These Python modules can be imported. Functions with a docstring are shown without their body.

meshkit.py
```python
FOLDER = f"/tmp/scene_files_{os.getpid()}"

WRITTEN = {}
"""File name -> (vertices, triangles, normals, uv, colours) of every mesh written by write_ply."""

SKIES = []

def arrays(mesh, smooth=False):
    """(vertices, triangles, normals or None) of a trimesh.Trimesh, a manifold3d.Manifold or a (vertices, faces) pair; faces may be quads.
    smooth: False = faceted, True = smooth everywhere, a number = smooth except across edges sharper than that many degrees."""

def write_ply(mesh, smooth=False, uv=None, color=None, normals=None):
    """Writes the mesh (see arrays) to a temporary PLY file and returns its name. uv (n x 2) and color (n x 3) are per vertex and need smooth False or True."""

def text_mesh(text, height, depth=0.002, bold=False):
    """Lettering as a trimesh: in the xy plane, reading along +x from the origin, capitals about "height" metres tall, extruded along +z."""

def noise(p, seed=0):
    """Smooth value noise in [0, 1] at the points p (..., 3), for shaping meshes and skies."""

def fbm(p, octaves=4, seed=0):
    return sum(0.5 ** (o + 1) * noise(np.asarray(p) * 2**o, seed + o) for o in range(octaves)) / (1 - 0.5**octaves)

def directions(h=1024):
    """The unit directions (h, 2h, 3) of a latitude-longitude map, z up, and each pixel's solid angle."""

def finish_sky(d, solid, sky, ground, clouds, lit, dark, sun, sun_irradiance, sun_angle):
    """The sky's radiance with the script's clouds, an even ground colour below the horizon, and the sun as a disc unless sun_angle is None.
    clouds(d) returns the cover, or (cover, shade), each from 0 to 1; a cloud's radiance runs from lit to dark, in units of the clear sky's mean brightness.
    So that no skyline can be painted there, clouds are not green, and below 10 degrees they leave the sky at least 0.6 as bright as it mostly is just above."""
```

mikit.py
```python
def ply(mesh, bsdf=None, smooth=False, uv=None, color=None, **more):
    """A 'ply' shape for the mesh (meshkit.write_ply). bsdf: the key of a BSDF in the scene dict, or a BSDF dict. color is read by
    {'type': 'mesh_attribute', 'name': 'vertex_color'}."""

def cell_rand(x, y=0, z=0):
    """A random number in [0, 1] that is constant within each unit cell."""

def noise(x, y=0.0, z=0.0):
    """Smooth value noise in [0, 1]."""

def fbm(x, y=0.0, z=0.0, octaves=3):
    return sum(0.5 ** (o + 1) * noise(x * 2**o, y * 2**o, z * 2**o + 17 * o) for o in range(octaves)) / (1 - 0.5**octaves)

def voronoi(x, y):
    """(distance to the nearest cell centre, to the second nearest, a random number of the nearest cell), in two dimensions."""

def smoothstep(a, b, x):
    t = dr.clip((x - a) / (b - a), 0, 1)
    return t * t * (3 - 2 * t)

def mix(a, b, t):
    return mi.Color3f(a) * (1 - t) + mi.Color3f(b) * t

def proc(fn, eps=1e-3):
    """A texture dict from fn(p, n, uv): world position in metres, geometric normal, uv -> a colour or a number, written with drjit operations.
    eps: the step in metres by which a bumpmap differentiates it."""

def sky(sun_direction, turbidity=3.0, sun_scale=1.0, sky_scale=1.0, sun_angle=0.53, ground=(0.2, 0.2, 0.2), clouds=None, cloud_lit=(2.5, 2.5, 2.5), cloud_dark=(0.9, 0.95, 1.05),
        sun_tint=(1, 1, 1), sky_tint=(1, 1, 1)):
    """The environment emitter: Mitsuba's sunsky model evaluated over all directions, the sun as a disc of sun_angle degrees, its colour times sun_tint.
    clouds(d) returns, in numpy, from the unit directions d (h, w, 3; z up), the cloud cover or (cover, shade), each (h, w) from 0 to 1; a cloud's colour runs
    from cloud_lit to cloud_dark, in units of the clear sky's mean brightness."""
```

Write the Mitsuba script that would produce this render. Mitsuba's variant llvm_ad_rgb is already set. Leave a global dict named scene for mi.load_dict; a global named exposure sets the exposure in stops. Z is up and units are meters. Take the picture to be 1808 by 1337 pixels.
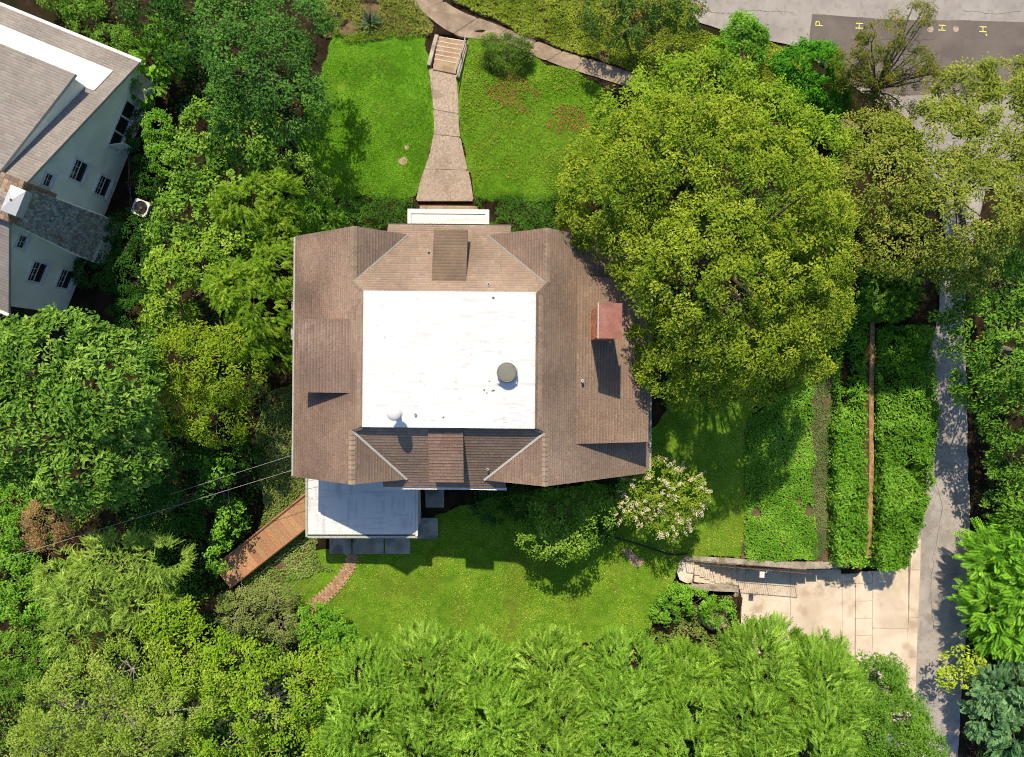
import math
import numpy as np, trimesh, mitsuba as mi, drjit as dr, mikit, meshkit
from scipy.interpolate import RBFInterpolator, RegularGridInterpolator
from scipy.spatial import cKDTree
from shapely.geometry import Polygon, Point, box as sbox, LineString
from shapely import affinity, contains_xy
from shapely.prepared import prep

T = mi.ScalarTransform4f
scene, labels = {}, {}
# ------------------------------------------------------------------ camera, sky, exposure
H, F = 36.0, 1200.0            # flying height over the front lawn, focal length for a picture 1808 wide
scene['camera'] = {'type': 'perspective', 'fov': math.degrees(2 * math.atan(904 / F)), 'fov_axis': 'x', 'near_clip': 0.5, 'far_clip': 400.0,
                   'to_world': T().look_at(origin=[0, 0, H], target=[0, 0, 0], up=[0, 1, 0])}
scene['sky'] = mikit.sky([-0.14, 0.77, 1.0], turbidity=4.5, sun_tint=(1.0, 1.0, 0.97))
exposure = 2.2

rng = np.random.default_rng(7)


def P(u, v, z=0.0):
    """the point at height z that a 1808 x 1337 plan photograph from height H shows at u, v"""
    s = (H - z) / F
    return np.array([(u - 904) * s, (668.5 - v) * s, z])


# ------------------------------------------------------------------ helpers
used = {}


def numbered(name):
    n = used.get(name, 0)
    used[name] = n + 1
    return name if n == 0 else f'{name}_{n:03d}'


def put(k, mesh, bsdf, smooth=False, color=None):
    if bsdf in ('shingle', 'wood', 'brick', 'slate'):
        color = np.asarray(color) * BUILT
    scene[k] = mikit.ply(mesh, bsdf, smooth=smooth, color=color)


def thing(name, label, cat, group=None):
    k = numbered(name)
    labels[k] = {'label': label, 'category': cat}
    if group:
        labels[k]['group'] = group
    return k


def single(name, mesh, bsdf, label, cat, group=None, smooth=False, color=None):
    k = thing(name, label, cat, group)
    put(k, mesh, bsdf, smooth, color)
    return k


def part(parent, name, mesh, bsdf, label=None, kind=None, smooth=False, color=None):
    k = numbered(parent + '__' + name)
    put(k, mesh, bsdf, smooth, color)
    if label or kind:
        labels[k] = {}
        if label:
            labels[k]['label'] = label
        if kind:
            labels[k]['kind'] = kind
    return k


def struct(name, mesh, bsdf, label, kind='structure', smooth=False, color=None):
    k = numbered(name)
    put(k, mesh, bsdf, smooth, color)
    labels[k] = {'label': label, 'kind': kind}
    return k


def cat(*ms):
    """joins meshes given as trimesh or (v, f)"""
    ms = [m if isinstance(m, tuple) else (np.asarray(m.vertices), np.asarray(m.faces)) for m in ms]
    at = np.cumsum([0] + [len(m[0]) for m in ms])
    return np.vstack([m[0] for m in ms]), np.vstack([m[1] + a for m, a in zip(ms, at)])


def box(x0, x1, y0, y1, z0, z1):
    v = np.array([[x, y, z] for x in (x0, x1) for y in (y0, y1) for z in (z0, z1)], float)
    f = np.array([[0, 1, 3], [0, 3, 2], [4, 6, 7], [4, 7, 5], [0, 4, 5], [0, 5, 1], [2, 3, 7], [2, 7, 6], [0, 2, 6], [0, 6, 4], [1, 5, 7], [1, 7, 3]])
    return v, f


def place(m, rot=0.0, at=(0, 0, 0)):
    c, s = math.cos(rot), math.sin(rot)
    v = np.array(m[0])
    x, y = v[:, 0] * c - v[:, 1] * s, v[:, 0] * s + v[:, 1] * c
    return np.stack([x + at[0], y + at[1], v[:, 2] + at[2]], 1), m[1]


def prism(poly, top, bottom):
    """closed solid over a simple plan polygon; top and bottom are functions of (x, y) or numbers"""
    p = Polygon(poly) if not isinstance(poly, Polygon) else poly
    v2, f = trimesh.creation.triangulate_polygon(p, engine='earcut')
    v2, f = np.asarray(v2), np.asarray(f)
    a = v2[f]
    flip = np.cross(a[:, 1] - a[:, 0], a[:, 2] - a[:, 0]) < 0
    f[flip] = f[flip][:, ::-1]
    g = lambda h: np.broadcast_to(h(v2[:, 0], v2[:, 1]) if callable(h) else h, len(v2))
    n = len(v2)
    v = np.vstack([np.c_[v2, g(top)], np.c_[v2, g(bottom)]])
    e = np.vstack([f[:, [0, 1]], f[:, [1, 2]], f[:, [2, 0]]])
    es = {tuple(x) for x in e}
    b = np.array([x for x in es if (x[1], x[0]) not in es])
    side = np.vstack([np.c_[b[:, 1], b[:, 0], b[:, 0] + n], np.c_[b[:, 1], b[:, 0] + n, b[:, 1] + n]])
    return v, np.vstack([f, f[:, ::-1] + n, side])


def tube(points, radii, sides=6, caps=True):
    p = np.asarray(points, float)
    t = np.gradient(p, axis=0)
    t /= np.linalg.norm(t, axis=1, keepdims=True) + 1e-12
    ref = np.array([0, 0, 1.0]) if abs(t[:, 2]).mean() < 0.8 else np.array([1.0, 0, 0])
    a = np.cross(t, ref)
    a /= np.linalg.norm(a, axis=1, keepdims=True) + 1e-12
    b, ang = np.cross(t, a), np.arange(sides) * 2 * np.pi / sides
    v = p[:, None] + np.broadcast_to(radii, (len(p),))[:, None, None] * (np.cos(ang)[None, :, None] * a[:, None] + np.sin(ang)[None, :, None] * b[:, None])
    i, j = np.meshgrid(np.arange(len(p) - 1), np.arange(sides), indexing='ij')
    q = np.stack([i * sides + j, i * sides + (j + 1) % sides, (i + 1) * sides + (j + 1) % sides, (i + 1) * sides + j], -1).reshape(-1, 4)
    f = np.vstack([q[:, [0, 2, 1]], q[:, [0, 3, 2]]])
    v = v.reshape(-1, 3)
    if caps:
        n = len(v)
        v = np.vstack([v, p[:1], p[-1:]])
        k = np.arange(sides)
        f = np.vstack([f, np.c_[k, (k + 1) % sides, k * 0 + n], np.c_[(k + 1) % sides + n - sides, k + n - sides, k * 0 + n + 1]])
    return v, f


def lathe(profile, sides=20):
    pr = np.asarray(profile, float)
    ang = np.arange(sides) * 2 * np.pi / sides
    v = np.stack([pr[:, :1] * np.cos(ang), pr[:, :1] * np.sin(ang), np.repeat(pr[:, 1:2], sides, 1)], -1).reshape(-1, 3)
    i, j = np.meshgrid(np.arange(len(pr) - 1), np.arange(sides), indexing='ij')
    q = np.stack([i * sides + j, i * sides + (j + 1) % sides, (i + 1) * sides + (j + 1) % sides, (i + 1) * sides + j], -1).reshape(-1, 4)
    return v, np.vstack([q[:, [0, 1, 2]], q[:, [0, 2, 3]]])


def unit(a):
    return a / (np.linalg.norm(a, axis=-1, keepdims=True) + 1e-12)


# ------------------------------------------------------------------ materials
BUILT = 0.74                    # overall reflectance of built surfaces


def rough(col, r=0.8, spec=0.3, **k):
    return {'type': 'twosided', 'b': {'type': 'principled', 'base_color': col if isinstance(col, dict) else {'type': 'rgb', 'value': tuple(BUILT * q for q in col)}, 'roughness': r, 'specular': spec, **k}}


VC = {'type': 'mesh_attribute', 'name': 'vertex_color'}
scene['leaf'] = {'type': 'principledthin', 'base_color': VC, 'roughness': 0.5, 'diff_trans': 0.38, 'spec_trans': 0.0, 'eta': 1.35}
scene['glossy_leaf'] = {'type': 'principledthin', 'base_color': VC, 'roughness': 0.28, 'diff_trans': 0.3, 'spec_trans': 0.0, 'eta': 1.5}
scene['shingle'] = rough(VC, 0.9, 0.2)
scene['wood'] = rough(VC, 0.7, 0.3)


def mottled(a, b, scale, c=None, cs=3.0, ct=0.6):
    if c is None:
        c, ct = a, 0.0
    a, b, c = (mi.Color3f(*(BUILT * float(x) for x in q)) for q in (a, b, c))
    scale, cs, ct = mi.Float(scale), mi.Float(cs), mi.Float(ct)
    dr.make_opaque(a, b, c, scale, cs, ct)

    def fn(p, n, uv):
        t = mikit.fbm(p.x * scale, p.y * scale, p.z * scale, 4)
        col = mikit.mix(a, b, mikit.smoothstep(0.25, 0.75, t))
        col = mikit.mix(col, c, ct * mikit.smoothstep(0.5, 0.72, mikit.fbm(p.x * cs + 7, p.y * cs, p.z * cs, 3)))
        return col
    return mikit.proc(fn)


scene['soil'] = rough(mottled((0.018, 0.013, 0.007), (0.045, 0.030, 0.018), 2.5, (0.012, 0.019, 0.005), 0.8), 0.95, 0.1)
scene['turf'] = rough(mottled((0.085, 0.22, 0.012), (0.16, 0.34, 0.025), 3.0, (0.15, 0.14, 0.03), 0.9, 0.35), 0.95, 0.1)
scene['back_turf'] = rough(mottled((0.10, 0.23, 0.014), (0.19, 0.32, 0.03), 3.0, (0.17, 0.16, 0.03), 0.7, 0.4), 0.95, 0.1)
scene['ivy_soil'] = rough(mottled((0.10, 0.075, 0.04), (0.20, 0.15, 0.09), 3.0, (0.05, 0.07, 0.02), 1.2, 0.8), 0.95, 0.1)
scene['bark'] = rough(mottled((0.10, 0.08, 0.06), (0.22, 0.18, 0.14), 9.0), 0.9, 0.2)
scene['pale_bark'] = rough(mottled((0.30, 0.26, 0.22), (0.5, 0.46, 0.4), 9.0), 0.9, 0.2)
scene['asphalt'] = rough(mottled((0.323, 0.307, 0.298), (0.403, 0.388, 0.371), 1.2, (0.242, 0.226, 0.217), 5.0, 0.35), 0.9, 0.2)
scene['new_asphalt'] = rough(mottled((0.143, 0.125, 0.118), (0.185, 0.164, 0.151), 1.0, (0.218, 0.194, 0.177), 2.0, 0.4), 0.9, 0.2)
scene['alley_asphalt'] = rough(mottled((0.345, 0.324, 0.314), (0.465, 0.443, 0.422), 1.4, (0.259, 0.237, 0.216), 4.0, 0.5), 0.9, 0.2)
scene['road_paint'] = rough((0.78, 0.74, 0.22), 0.7)
scene['pebble'] = rough(mottled((0.32, 0.255, 0.20), (0.52, 0.435, 0.355), 16.0, (0.24, 0.19, 0.145), 2.0, 0.5), 0.9, 0.2)
scene['sidewalk_stone'] = rough(mottled((0.288, 0.224, 0.168), (0.384, 0.312, 0.240), 4.0, (0.200, 0.152, 0.104), 1.6, 0.5), 0.9, 0.2)
scene['concrete'] = rough(mottled((0.616, 0.528, 0.418), (0.792, 0.704, 0.594), 0.9, (0.440, 0.341, 0.253), 1.1, 0.75), 0.85, 0.25)
scene['grey_concrete'] = rough(mottled((0.336, 0.304, 0.248), (0.480, 0.440, 0.376), 2.5, (0.176, 0.152, 0.112), 2.2, 0.6), 0.9, 0.2)
scene['step_stone'] = rough(mottled((0.368, 0.264, 0.176), (0.464, 0.352, 0.248), 5.0, (0.272, 0.192, 0.120), 2.0, 0.5), 0.9, 0.2)
scene['rusty_litter'] = rough(mottled((0.34, 0.20, 0.10), (0.50, 0.33, 0.2), 7.0, (0.25, 0.17, 0.09), 3.0, 0.6), 0.95, 0.1)
scene['crack_filler'] = rough((0.09, 0.085, 0.08), 0.8)
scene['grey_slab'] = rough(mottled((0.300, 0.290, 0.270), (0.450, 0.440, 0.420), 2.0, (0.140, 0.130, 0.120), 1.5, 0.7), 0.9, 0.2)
scene['white_paint'] = rough((0.8, 0.8, 0.8), 0.5)
scene['stucco'] = rough(mottled((0.98, 1.02, 0.88), (1.06, 1.10, 0.94), 1.2, (0.80, 0.86, 0.74), 0.8, 0.5), 0.9, 0.2)
scene['house_wall'] = rough(mottled((0.5, 0.46, 0.38), (0.6, 0.56, 0.48), 1.5), 0.9, 0.2)
scene['roof_base'] = rough((0.13, 0.09, 0.07), 0.9, 0.2)
scene['fascia'] = rough((0.45, 0.46, 0.42), 0.6)
scene['gutter_metal'] = rough((0.42, 0.46, 0.42), 0.5)
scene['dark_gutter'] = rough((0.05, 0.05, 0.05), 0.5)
scene['flashing'] = rough((0.55, 0.56, 0.52), 0.5)
scene['lead'] = rough((0.26, 0.27, 0.25), 0.6)
scene['dark_metal'] = rough((0.05, 0.045, 0.04), 0.45, 0.5)
scene['rail_metal'] = rough((0.42, 0.40, 0.36), 0.5, 0.5)
scene['rust_metal'] = rough(mottled((0.07, 0.05, 0.04), (0.2, 0.13, 0.08), 9.0), 0.7, 0.4)
scene['grey_drum'] = rough((0.19, 0.20, 0.17), 0.55, 0.4)
scene['black'] = rough((0.015, 0.015, 0.016), 0.4, 0.4)
scene['tar'] = rough((0.10, 0.11, 0.13), 0.8, 0.2)
scene['vent_white'] = rough((0.72, 0.73, 0.75), 0.35, 0.5)
scene['cap_rust'] = rough(mottled((0.256, 0.100, 0.076), (0.336, 0.144, 0.112), 4.0, (0.272, 0.224, 0.224), 1.9, 0.9), 0.6, 0.4)
scene['brick'] = rough(VC, 0.9, 0.2)
scene['zinc'] = rough((0.66, 0.69, 0.71), 0.35, 0.6, metallic=0.3)
scene['slate'] = rough(VC, 0.8, 0.3)
scene['pane_glass'] = {'type': 'twosided', 'b': {'type': 'principled', 'base_color': {'type': 'rgb', 'value': (0.02, 0.022, 0.025)}, 'roughness': 0.08, 'specular': 0.6}}


def membrane_fn(p, n, uv):
    t = mikit.fbm(p.x * 1.1, p.y * 7.0, p.z, 4)
    col = mikit.mix((0.56, 0.57, 0.58), (0.46, 0.475, 0.50), mikit.smoothstep(0.5, 0.8, t))
    s = mikit.fbm(p.x * 3.0 + 11, p.y * 9.0, 0.0, 3)
    return mikit.mix(col, (0.33, 0.34, 0.36), 0.55 * mikit.smoothstep(0.72, 0.84, s))


scene['membrane'] = rough(mikit.proc(membrane_fn), 0.7, 0.3)


def porch_membrane_fn(p, n, uv):
    t = mikit.fbm(p.x * 5.0, p.y * 1.1, p.z, 4)
    u = mikit.fbm(p.x * 0.9 + 3, p.y * 6.0, p.z, 4)
    col = mikit.mix((0.60, 0.61, 0.62), (0.46, 0.475, 0.50), mikit.smoothstep(0.5, 0.85, t))
    return mikit.mix(col, (0.42, 0.435, 0.46), 0.6 * mikit.smoothstep(0.56, 0.8, u))


scene['porch_membrane'] = rough(mikit.proc(porch_membrane_fn), 0.7, 0.3)

# ------------------------------------------------------------------ the lie of the land
CP = [(790, 330, 0), (600, 250, 0), (650, 120, -.1), (950, 250, -.1), (780, 135, -.05), (830, 380, 0), (690, 380, 0), (795, 62, -1.05), (850, 40, -1.0), (900, 80, -1.0),
      (880, 120, -.5), (1000, 150, -.6), (1000, 110, -1.0), (1100, 135, -1.05), (720, 0, -.95), (700, 60, -.5), (1000, 30, -1.15), (1250, 60, -1.25), (1400, 30, -1.4), (1600, 120, -1.5), (1780, 60, -1.4),
      (1300, -100, -1.4), (1800, -100, -1.4), (900, -100, -1.3), (500, -100, -1.1), (100, -100, -1.1), (200, 40, -1.0), (450, 100, -.6), (250, 370, -.9), (60, 600, -1.1), (350, 500, -.6), (-100, 300, -1.1),
      (480, 700, -.3), (470, 900, -.5), (430, 1020, -.9), (620, 1000, -.6), (560, 1070, -.9), (560, 830, -.2), (700, 950, -.5), (800, 1050, -1.2), (850, 900, -.8), (1000, 1050, -2.1), (1000, 900, -1.4), (1120, 1040, -2.3), (1190, 1000, -2.3),
      (1280, 900, -2.0), (1200, 740, -1.5), (1150, 850, -1.7), (1300, 985, -2.35), (1380, 985, -2.4), (1440, 985, -2.75), (1380, 860, -2.4), (1440, 800, -2.7), (1475, 900, -3.2), (1475, 750, -2.9), (1510, 600, -2.6), (1510, 850, -3.5), (1590, 650, -3.1),
      (1600, 850, -4.0), (1600, 980, -4.2), (1500, 500, -2.0), (1660, 480, -2.4), (1670, 700, -3.3), (1670, 900, -4.0), (1660, 1050, -4.3), (1660, 1300, -4.8), (1780, 900, -3.9), (1790, 650, -3.0), (1790, 300, -1.7), (1650, 300, -1.8),
      (1790, 1200, -4.6), (1560, 1200, -4.4), (1250, 1080, -2.6), (1285, 1060, -2.7), (1220, 1200, -3.2), (1000, 1250, -2.8), (700, 1200, -2.1), (400, 1250, -1.9), (50, 1100, -1.4), (50, 1330, -1.8), (1250, 400, -.7), (1150, 550, -.7), (1400, 560, -1.4),
      (1400, 230, -1.3), (1450, 350, -1.4), (-200, 900, -1.2), (2000, 600, -3.0), (2000, 1300, -4.8), (900, 1500, -3), (0, 1500, -2), (1800, 1500, -5)]
cp = np.array([P(*c) for c in CP])
rbf = RBFInterpolator(cp[:, :2], cp[:, 2], kernel='linear', smoothing=0.02, degree=1)
GX, GY = np.arange(-46, 46.01, 0.4), np.arange(-38, 38.01, 0.4)
gx, gy = np.meshgrid(GX, GY, indexing='ij')
gz = rbf(np.c_[gx.ravel(), gy.ravel()]).reshape(gx.shape)
_zi = RegularGridInterpolator((GX, GY), gz, bounds_error=False, fill_value=None)


def zf(x, y):
    x, y = np.asarray(x, float), np.asarray(y, float)
    return _zi(np.stack([np.clip(x, -46, 46), np.clip(y, -38, 38)], -1)).reshape(x.shape)


def G(u, v, dz=0.0):
    """the ground point seen at u, v"""
    z = 0.0
    for _ in range(12):
        p = P(u, v, z)
        z = float(zf(p[0], p[1])) + dz
    return P(u, v, z)


def gpoly(pts, dz=0.0):
    return Polygon([G(u, v, dz)[:2] for u, v in pts]).buffer(0)


PADZ = -4.2
pad_px = [(1303, 1003), (1500, 1009), (1545, 1000), (1605, 1000), (1626, 1010), (1610, 1320), (1500, 1320), (1495, 1170), (1300, 1165), (1293, 1105), (1303, 1040), (1215, 1030), (1204, 990)]
pad_poly = Polygon([P(u, v, PADZ)[:2] for u, v in pad_px]).buffer(0)
stair_bed = Polygon([P(u, v, -2.4)[:2] for u, v in [(1200, 984), (1320, 998), (1320, 1038), (1230, 1032), (1197, 1020)]]).buffer(0.05)
# north face of the garage wall, in plan
WALL_N = [P(1203, 984, -2.3)[:2], P(1420, 1003, -2.4)[:2], P(1500, 1003, -3.2)[:2]]
pit = Polygon([P(1206, 991, -2.3)[:2], P(1420, 1008, -2.4)[:2], P(1500, 1007, -3.2)[:2], P(1500, 1030, PADZ)[:2]] + [P(u, v, PADZ)[:2] for u, v in [(1300, 1030), (1222, 1022)]]).buffer(0.02)
WALK = gpoly([(755, 60), (828, 60), (809, 136), (811, 230), (822, 275), (840, 370), (732, 370), (757, 275), (766, 230), (763, 180)])
house_foot = Polygon([(-9.3, -4.1), (6.2, -4.1), (6.2, 5.9), (-9.3, 5.9)])
front_bed = gpoly([(771, 66), (824, 62), (807, 126), (760, 114)])


def ground_mesh():
    xs, ys = np.arange(-46, 46.01, 0.3), np.arange(-38, 38.01, 0.3)
    x, y = np.meshgrid(xs, ys, indexing='ij')
    z = zf(x, y)
    z = z + 0.05 * (meshkit.fbm(np.stack([x * 0.7, y * 0.7, x * 0], -1), 3) - 0.5)
    low = pad_poly.union(pit)
    m = contains_xy(low, x, y)
    z[m] = np.minimum(z[m], PADZ - 0.12)
    m = contains_xy(front_bed, x, y)
    z[m] -= 0.35
    m = contains_xy(WALK, x, y)
    z[m] -= 0.12
    m = contains_xy(stair_bed, x, y)
    z[m] = np.minimum(z[m], PADZ - 0.12)
    n, k = x.shape
    i, j = np.meshgrid(np.arange(n - 1), np.arange(k - 1), indexing='ij')
    q = np.stack([i * k + j, (i + 1) * k + j, (i + 1) * k + j + 1, i * k + j + 1], -1).reshape(-1, 4)
    v = np.stack([x, y, z], -1).reshape(-1, 3)
    # far apron out to the horizon
    far = np.array([[-400, -400, -5], [400, -400, -5], [400, 400, -5], [-400, 400, -5], ]) + [0, 0, -1.5]
    a = len(v)
    v = np.vstack([v, far])
    return v, np.vstack([q[:, [0, 1, 2]], q[:, [0, 2, 3]], [[a, a + 1, a + 2], [a, a + 2, a + 3]]])


struct('ground', ground_mesh(), 'soil', 'brown soil and leaf litter under the trees', smooth=True)


def drape(poly, dz, res=0.35, zfun=None, thick=None):
    """a sheet laid over the land inside the plan polygon"""
    zfun = zfun or zf
    out = []
    for g in getattr(poly, 'geoms', [poly]):
        if g.area < 0.01:
            continue
        g = g.simplify(0.01)
        x0, y0, x1, y1 = g.bounds
        xs, ys = np.meshgrid(np.arange(x0, x1, res), np.arange(y0, y1, res), indexing='ij')
        inner = g.buffer(-0.35 * res)
        m = contains_xy(inner, xs, ys)
        ring = LineString(g.exterior.coords)
        nb = max(8, int(ring.length / res))
        bp = np.array([ring.interpolate(t, normalized=True).coords[0] for t in np.arange(nb) / nb])
        bp = np.vstack([bp, np.array(g.exterior.coords[:-1])])
        pts = np.vstack([np.c_[xs[m], ys[m]], bp])
        from scipy.spatial import Delaunay
        tri = Delaunay(pts).simplices
        c = pts[tri].mean(1)
        tri = tri[contains_xy(g.buffer(0.01), c[:, 0], c[:, 1])]
        a = pts[tri]
        cr = np.cross(a[:, 1] - a[:, 0], a[:, 2] - a[:, 0])
        tri = tri[np.abs(cr) > 1e-7]
        cr = cr[np.abs(cr) > 1e-7]
        tri[cr < 0] = tri[cr < 0][:, ::-1]
        v = np.c_[pts, zfun(pts[:, 0], pts[:, 1]) + dz]
        out.append((v, tri))
    return cat(*out)


def slab(poly, top, thick=0.12, bev=0.012):
    """a paving slab with a small chamfer, its top following the function top(x, y)"""
    g = poly.simplify(0.005)
    inn = g.buffer(-bev, join_style=2)
    if inn.is_empty or inn.geom_type != 'Polygon' or len(inn.exterior.coords) != len(g.exterior.coords):
        return prism(g, top, lambda x, y: top(x, y) - thick)
    a, b = np.array(g.exterior.coords[:-1]), np.array(inn.exterior.coords[:-1])
    b = np.array([b[np.argmin(((b - q) ** 2).sum(1))] for q in a])
    if Polygon(a).exterior.is_ccw is False:
        a, b = a[::-1], b[::-1]
    n = len(a)
    za, zb = top(a[:, 0], a[:, 1]), top(b[:, 0], b[:, 1])
    v = np.vstack([np.c_[b, zb], np.c_[a, za - bev * 0.7], np.c_[a, za - thick]])
    t = np.asarray(trimesh.creation.triangulate_polygon(Polygon(b), engine='earcut')[1])
    bt = b[t] if len(t) else b
    f = []
    v2, t2 = trimesh.creation.triangulate_polygon(Polygon(b), engine='earcut')
    idx = np.array([np.argmin(((b - q) ** 2).sum(1)) for q in np.asarray(v2)])
    t2 = idx[np.asarray(t2)]
    q = b[t2]
    fl = np.cross(q[:, 1] - q[:, 0], q[:, 2] - q[:, 0]) < 0
    t2[fl] = t2[fl][:, ::-1]
    f.append(t2)
    for k in range(n):
        m = (k + 1) % n
        f.append([[k, k + n, m + n], [k, m + n, m], [k + n, k + 2 * n, m + 2 * n], [k + n, m + 2 * n, m + n]])
    return v, np.vstack(f)


# ------------------------------------------------------------------ street, alley, walks, driveway
def ragged(pts, amp=0.05, res=0.25, seed=0):
    """a plan polygon with a slightly uneven outline"""
    g = Polygon(pts) if not isinstance(pts, Polygon) else pts
    ring = g.exterior
    n = int(ring.length / res)
    q = np.array([ring.interpolate(t, normalized=True).coords[0] for t in np.arange(n) / n])
    k = np.c_[q * 1.7, np.zeros(n) + seed]
    off = np.stack([meshkit.fbm(k, 3, seed) - .5, meshkit.fbm(k + 31, 3, seed) - .5], -1) * 2 * amp
    return Polygon(q + off).buffer(0)


street_poly = Polygon([G(u, v)[:2] for u, v in [(1205, -120), (1215, 35), (1300, 62), (1420, 85), (1500, 150), (1560, 190), (1590, 200), (1625, 240), (1640, 330), (1700, 330), (1808, 340), (2000, 340), (2000, -120)]])
struct('street', drape(ragged(street_poly, 0.06), 0.06, 0.6), 'asphalt', 'pale worn asphalt street along the top edge')
patch_poly = gpoly([(1433, 26), (1500, 31), (1600, 37), (1690, 37), (1808, 41), (2000, 44), (2000, 150), (1700, 165), (1590, 170), (1500, 150), (1425, 100)])
sp = struct('street_patch', drape(ragged(patch_poly, 0.03, seed=4), 0.068, 0.5), 'new_asphalt', 'darker rectangular asphalt repair in the street')


def flat_text(txt, u, v, h, rot, bsdf, parent, name):
    m = meshkit.text_mesh(txt, h, 0.004)
    vv = np.array(m.vertices)
    vv[:, :2] -= (vv[:, :2].min(0) + vv[:, :2].max(0)) / 2
    p = G(u, v)
    w = place((vv, np.asarray(m.faces)), rot)
    vx = w[0] + [p[0], p[1], 0]
    vx[:, 2] = zf(vx[:, 0], vx[:, 1]) + 0.073 + w[0][:, 2]
    part(parent, name, (vx, w[1]), bsdf)


for txt, u, v in (('P', 1445, 43), ('H', 1516, 47), ('H', 1662, 50.5), ('H', 1734, 53)):
    flat_text(txt, u, v, 0.40, math.pi / 2 - 0.05, 'road_paint', sp, 'painted_letter')
p = G(1740, 63)
part(sp, 'painted_dot', place(lathe([(0, 0.004), (0.05, 0.004), (0.05, 0)][::-1], 10), 0, (p[0], p[1], p[2] + 0.074)), 'road_paint')
for (u, v, r) in ((1641, 53, .14), (1686, 53, .13)):
    p = G(u, v)
    part(sp, 'manhole_lid', place(lathe([(r * 1.3, 0.0), (r * 1.3, 0.012), (r, 0.012), (r * .93, 0.004), (r * .9, 0.01), (0, 0.01)], 20), 0, (p[0], p[1], p[2] + 0.068)), 'pebble')

alley_poly = gpoly([(1648, 320), (1668, 420), (1655, 560), (1634, 640), (1640, 760), (1634, 900), (1606, 960), (1604, 1100), (1598, 1350), (1690, 1350), (1706, 1100), (1712, 900), (1706, 700), (1700, 560), (1712, 450), (1740, 330)])
alley = struct('alley', drape(ragged(alley_poly, 0.05, seed=9), 0.07, 0.5), 'alley_asphalt', 'narrow asphalt alley down the right side')
litter = struct('leaf_litter_verge', drape(ragged(gpoly([(1690, 1350), (1706, 1100), (1712, 900), (1706, 760), (1726, 760), (1732, 900), (1722, 1100), (1705, 1350)]), 0.1, seed=19), 0.075, 0.4),
                'soil', 'rusty leaf litter along the far edge of the alley')


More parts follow.
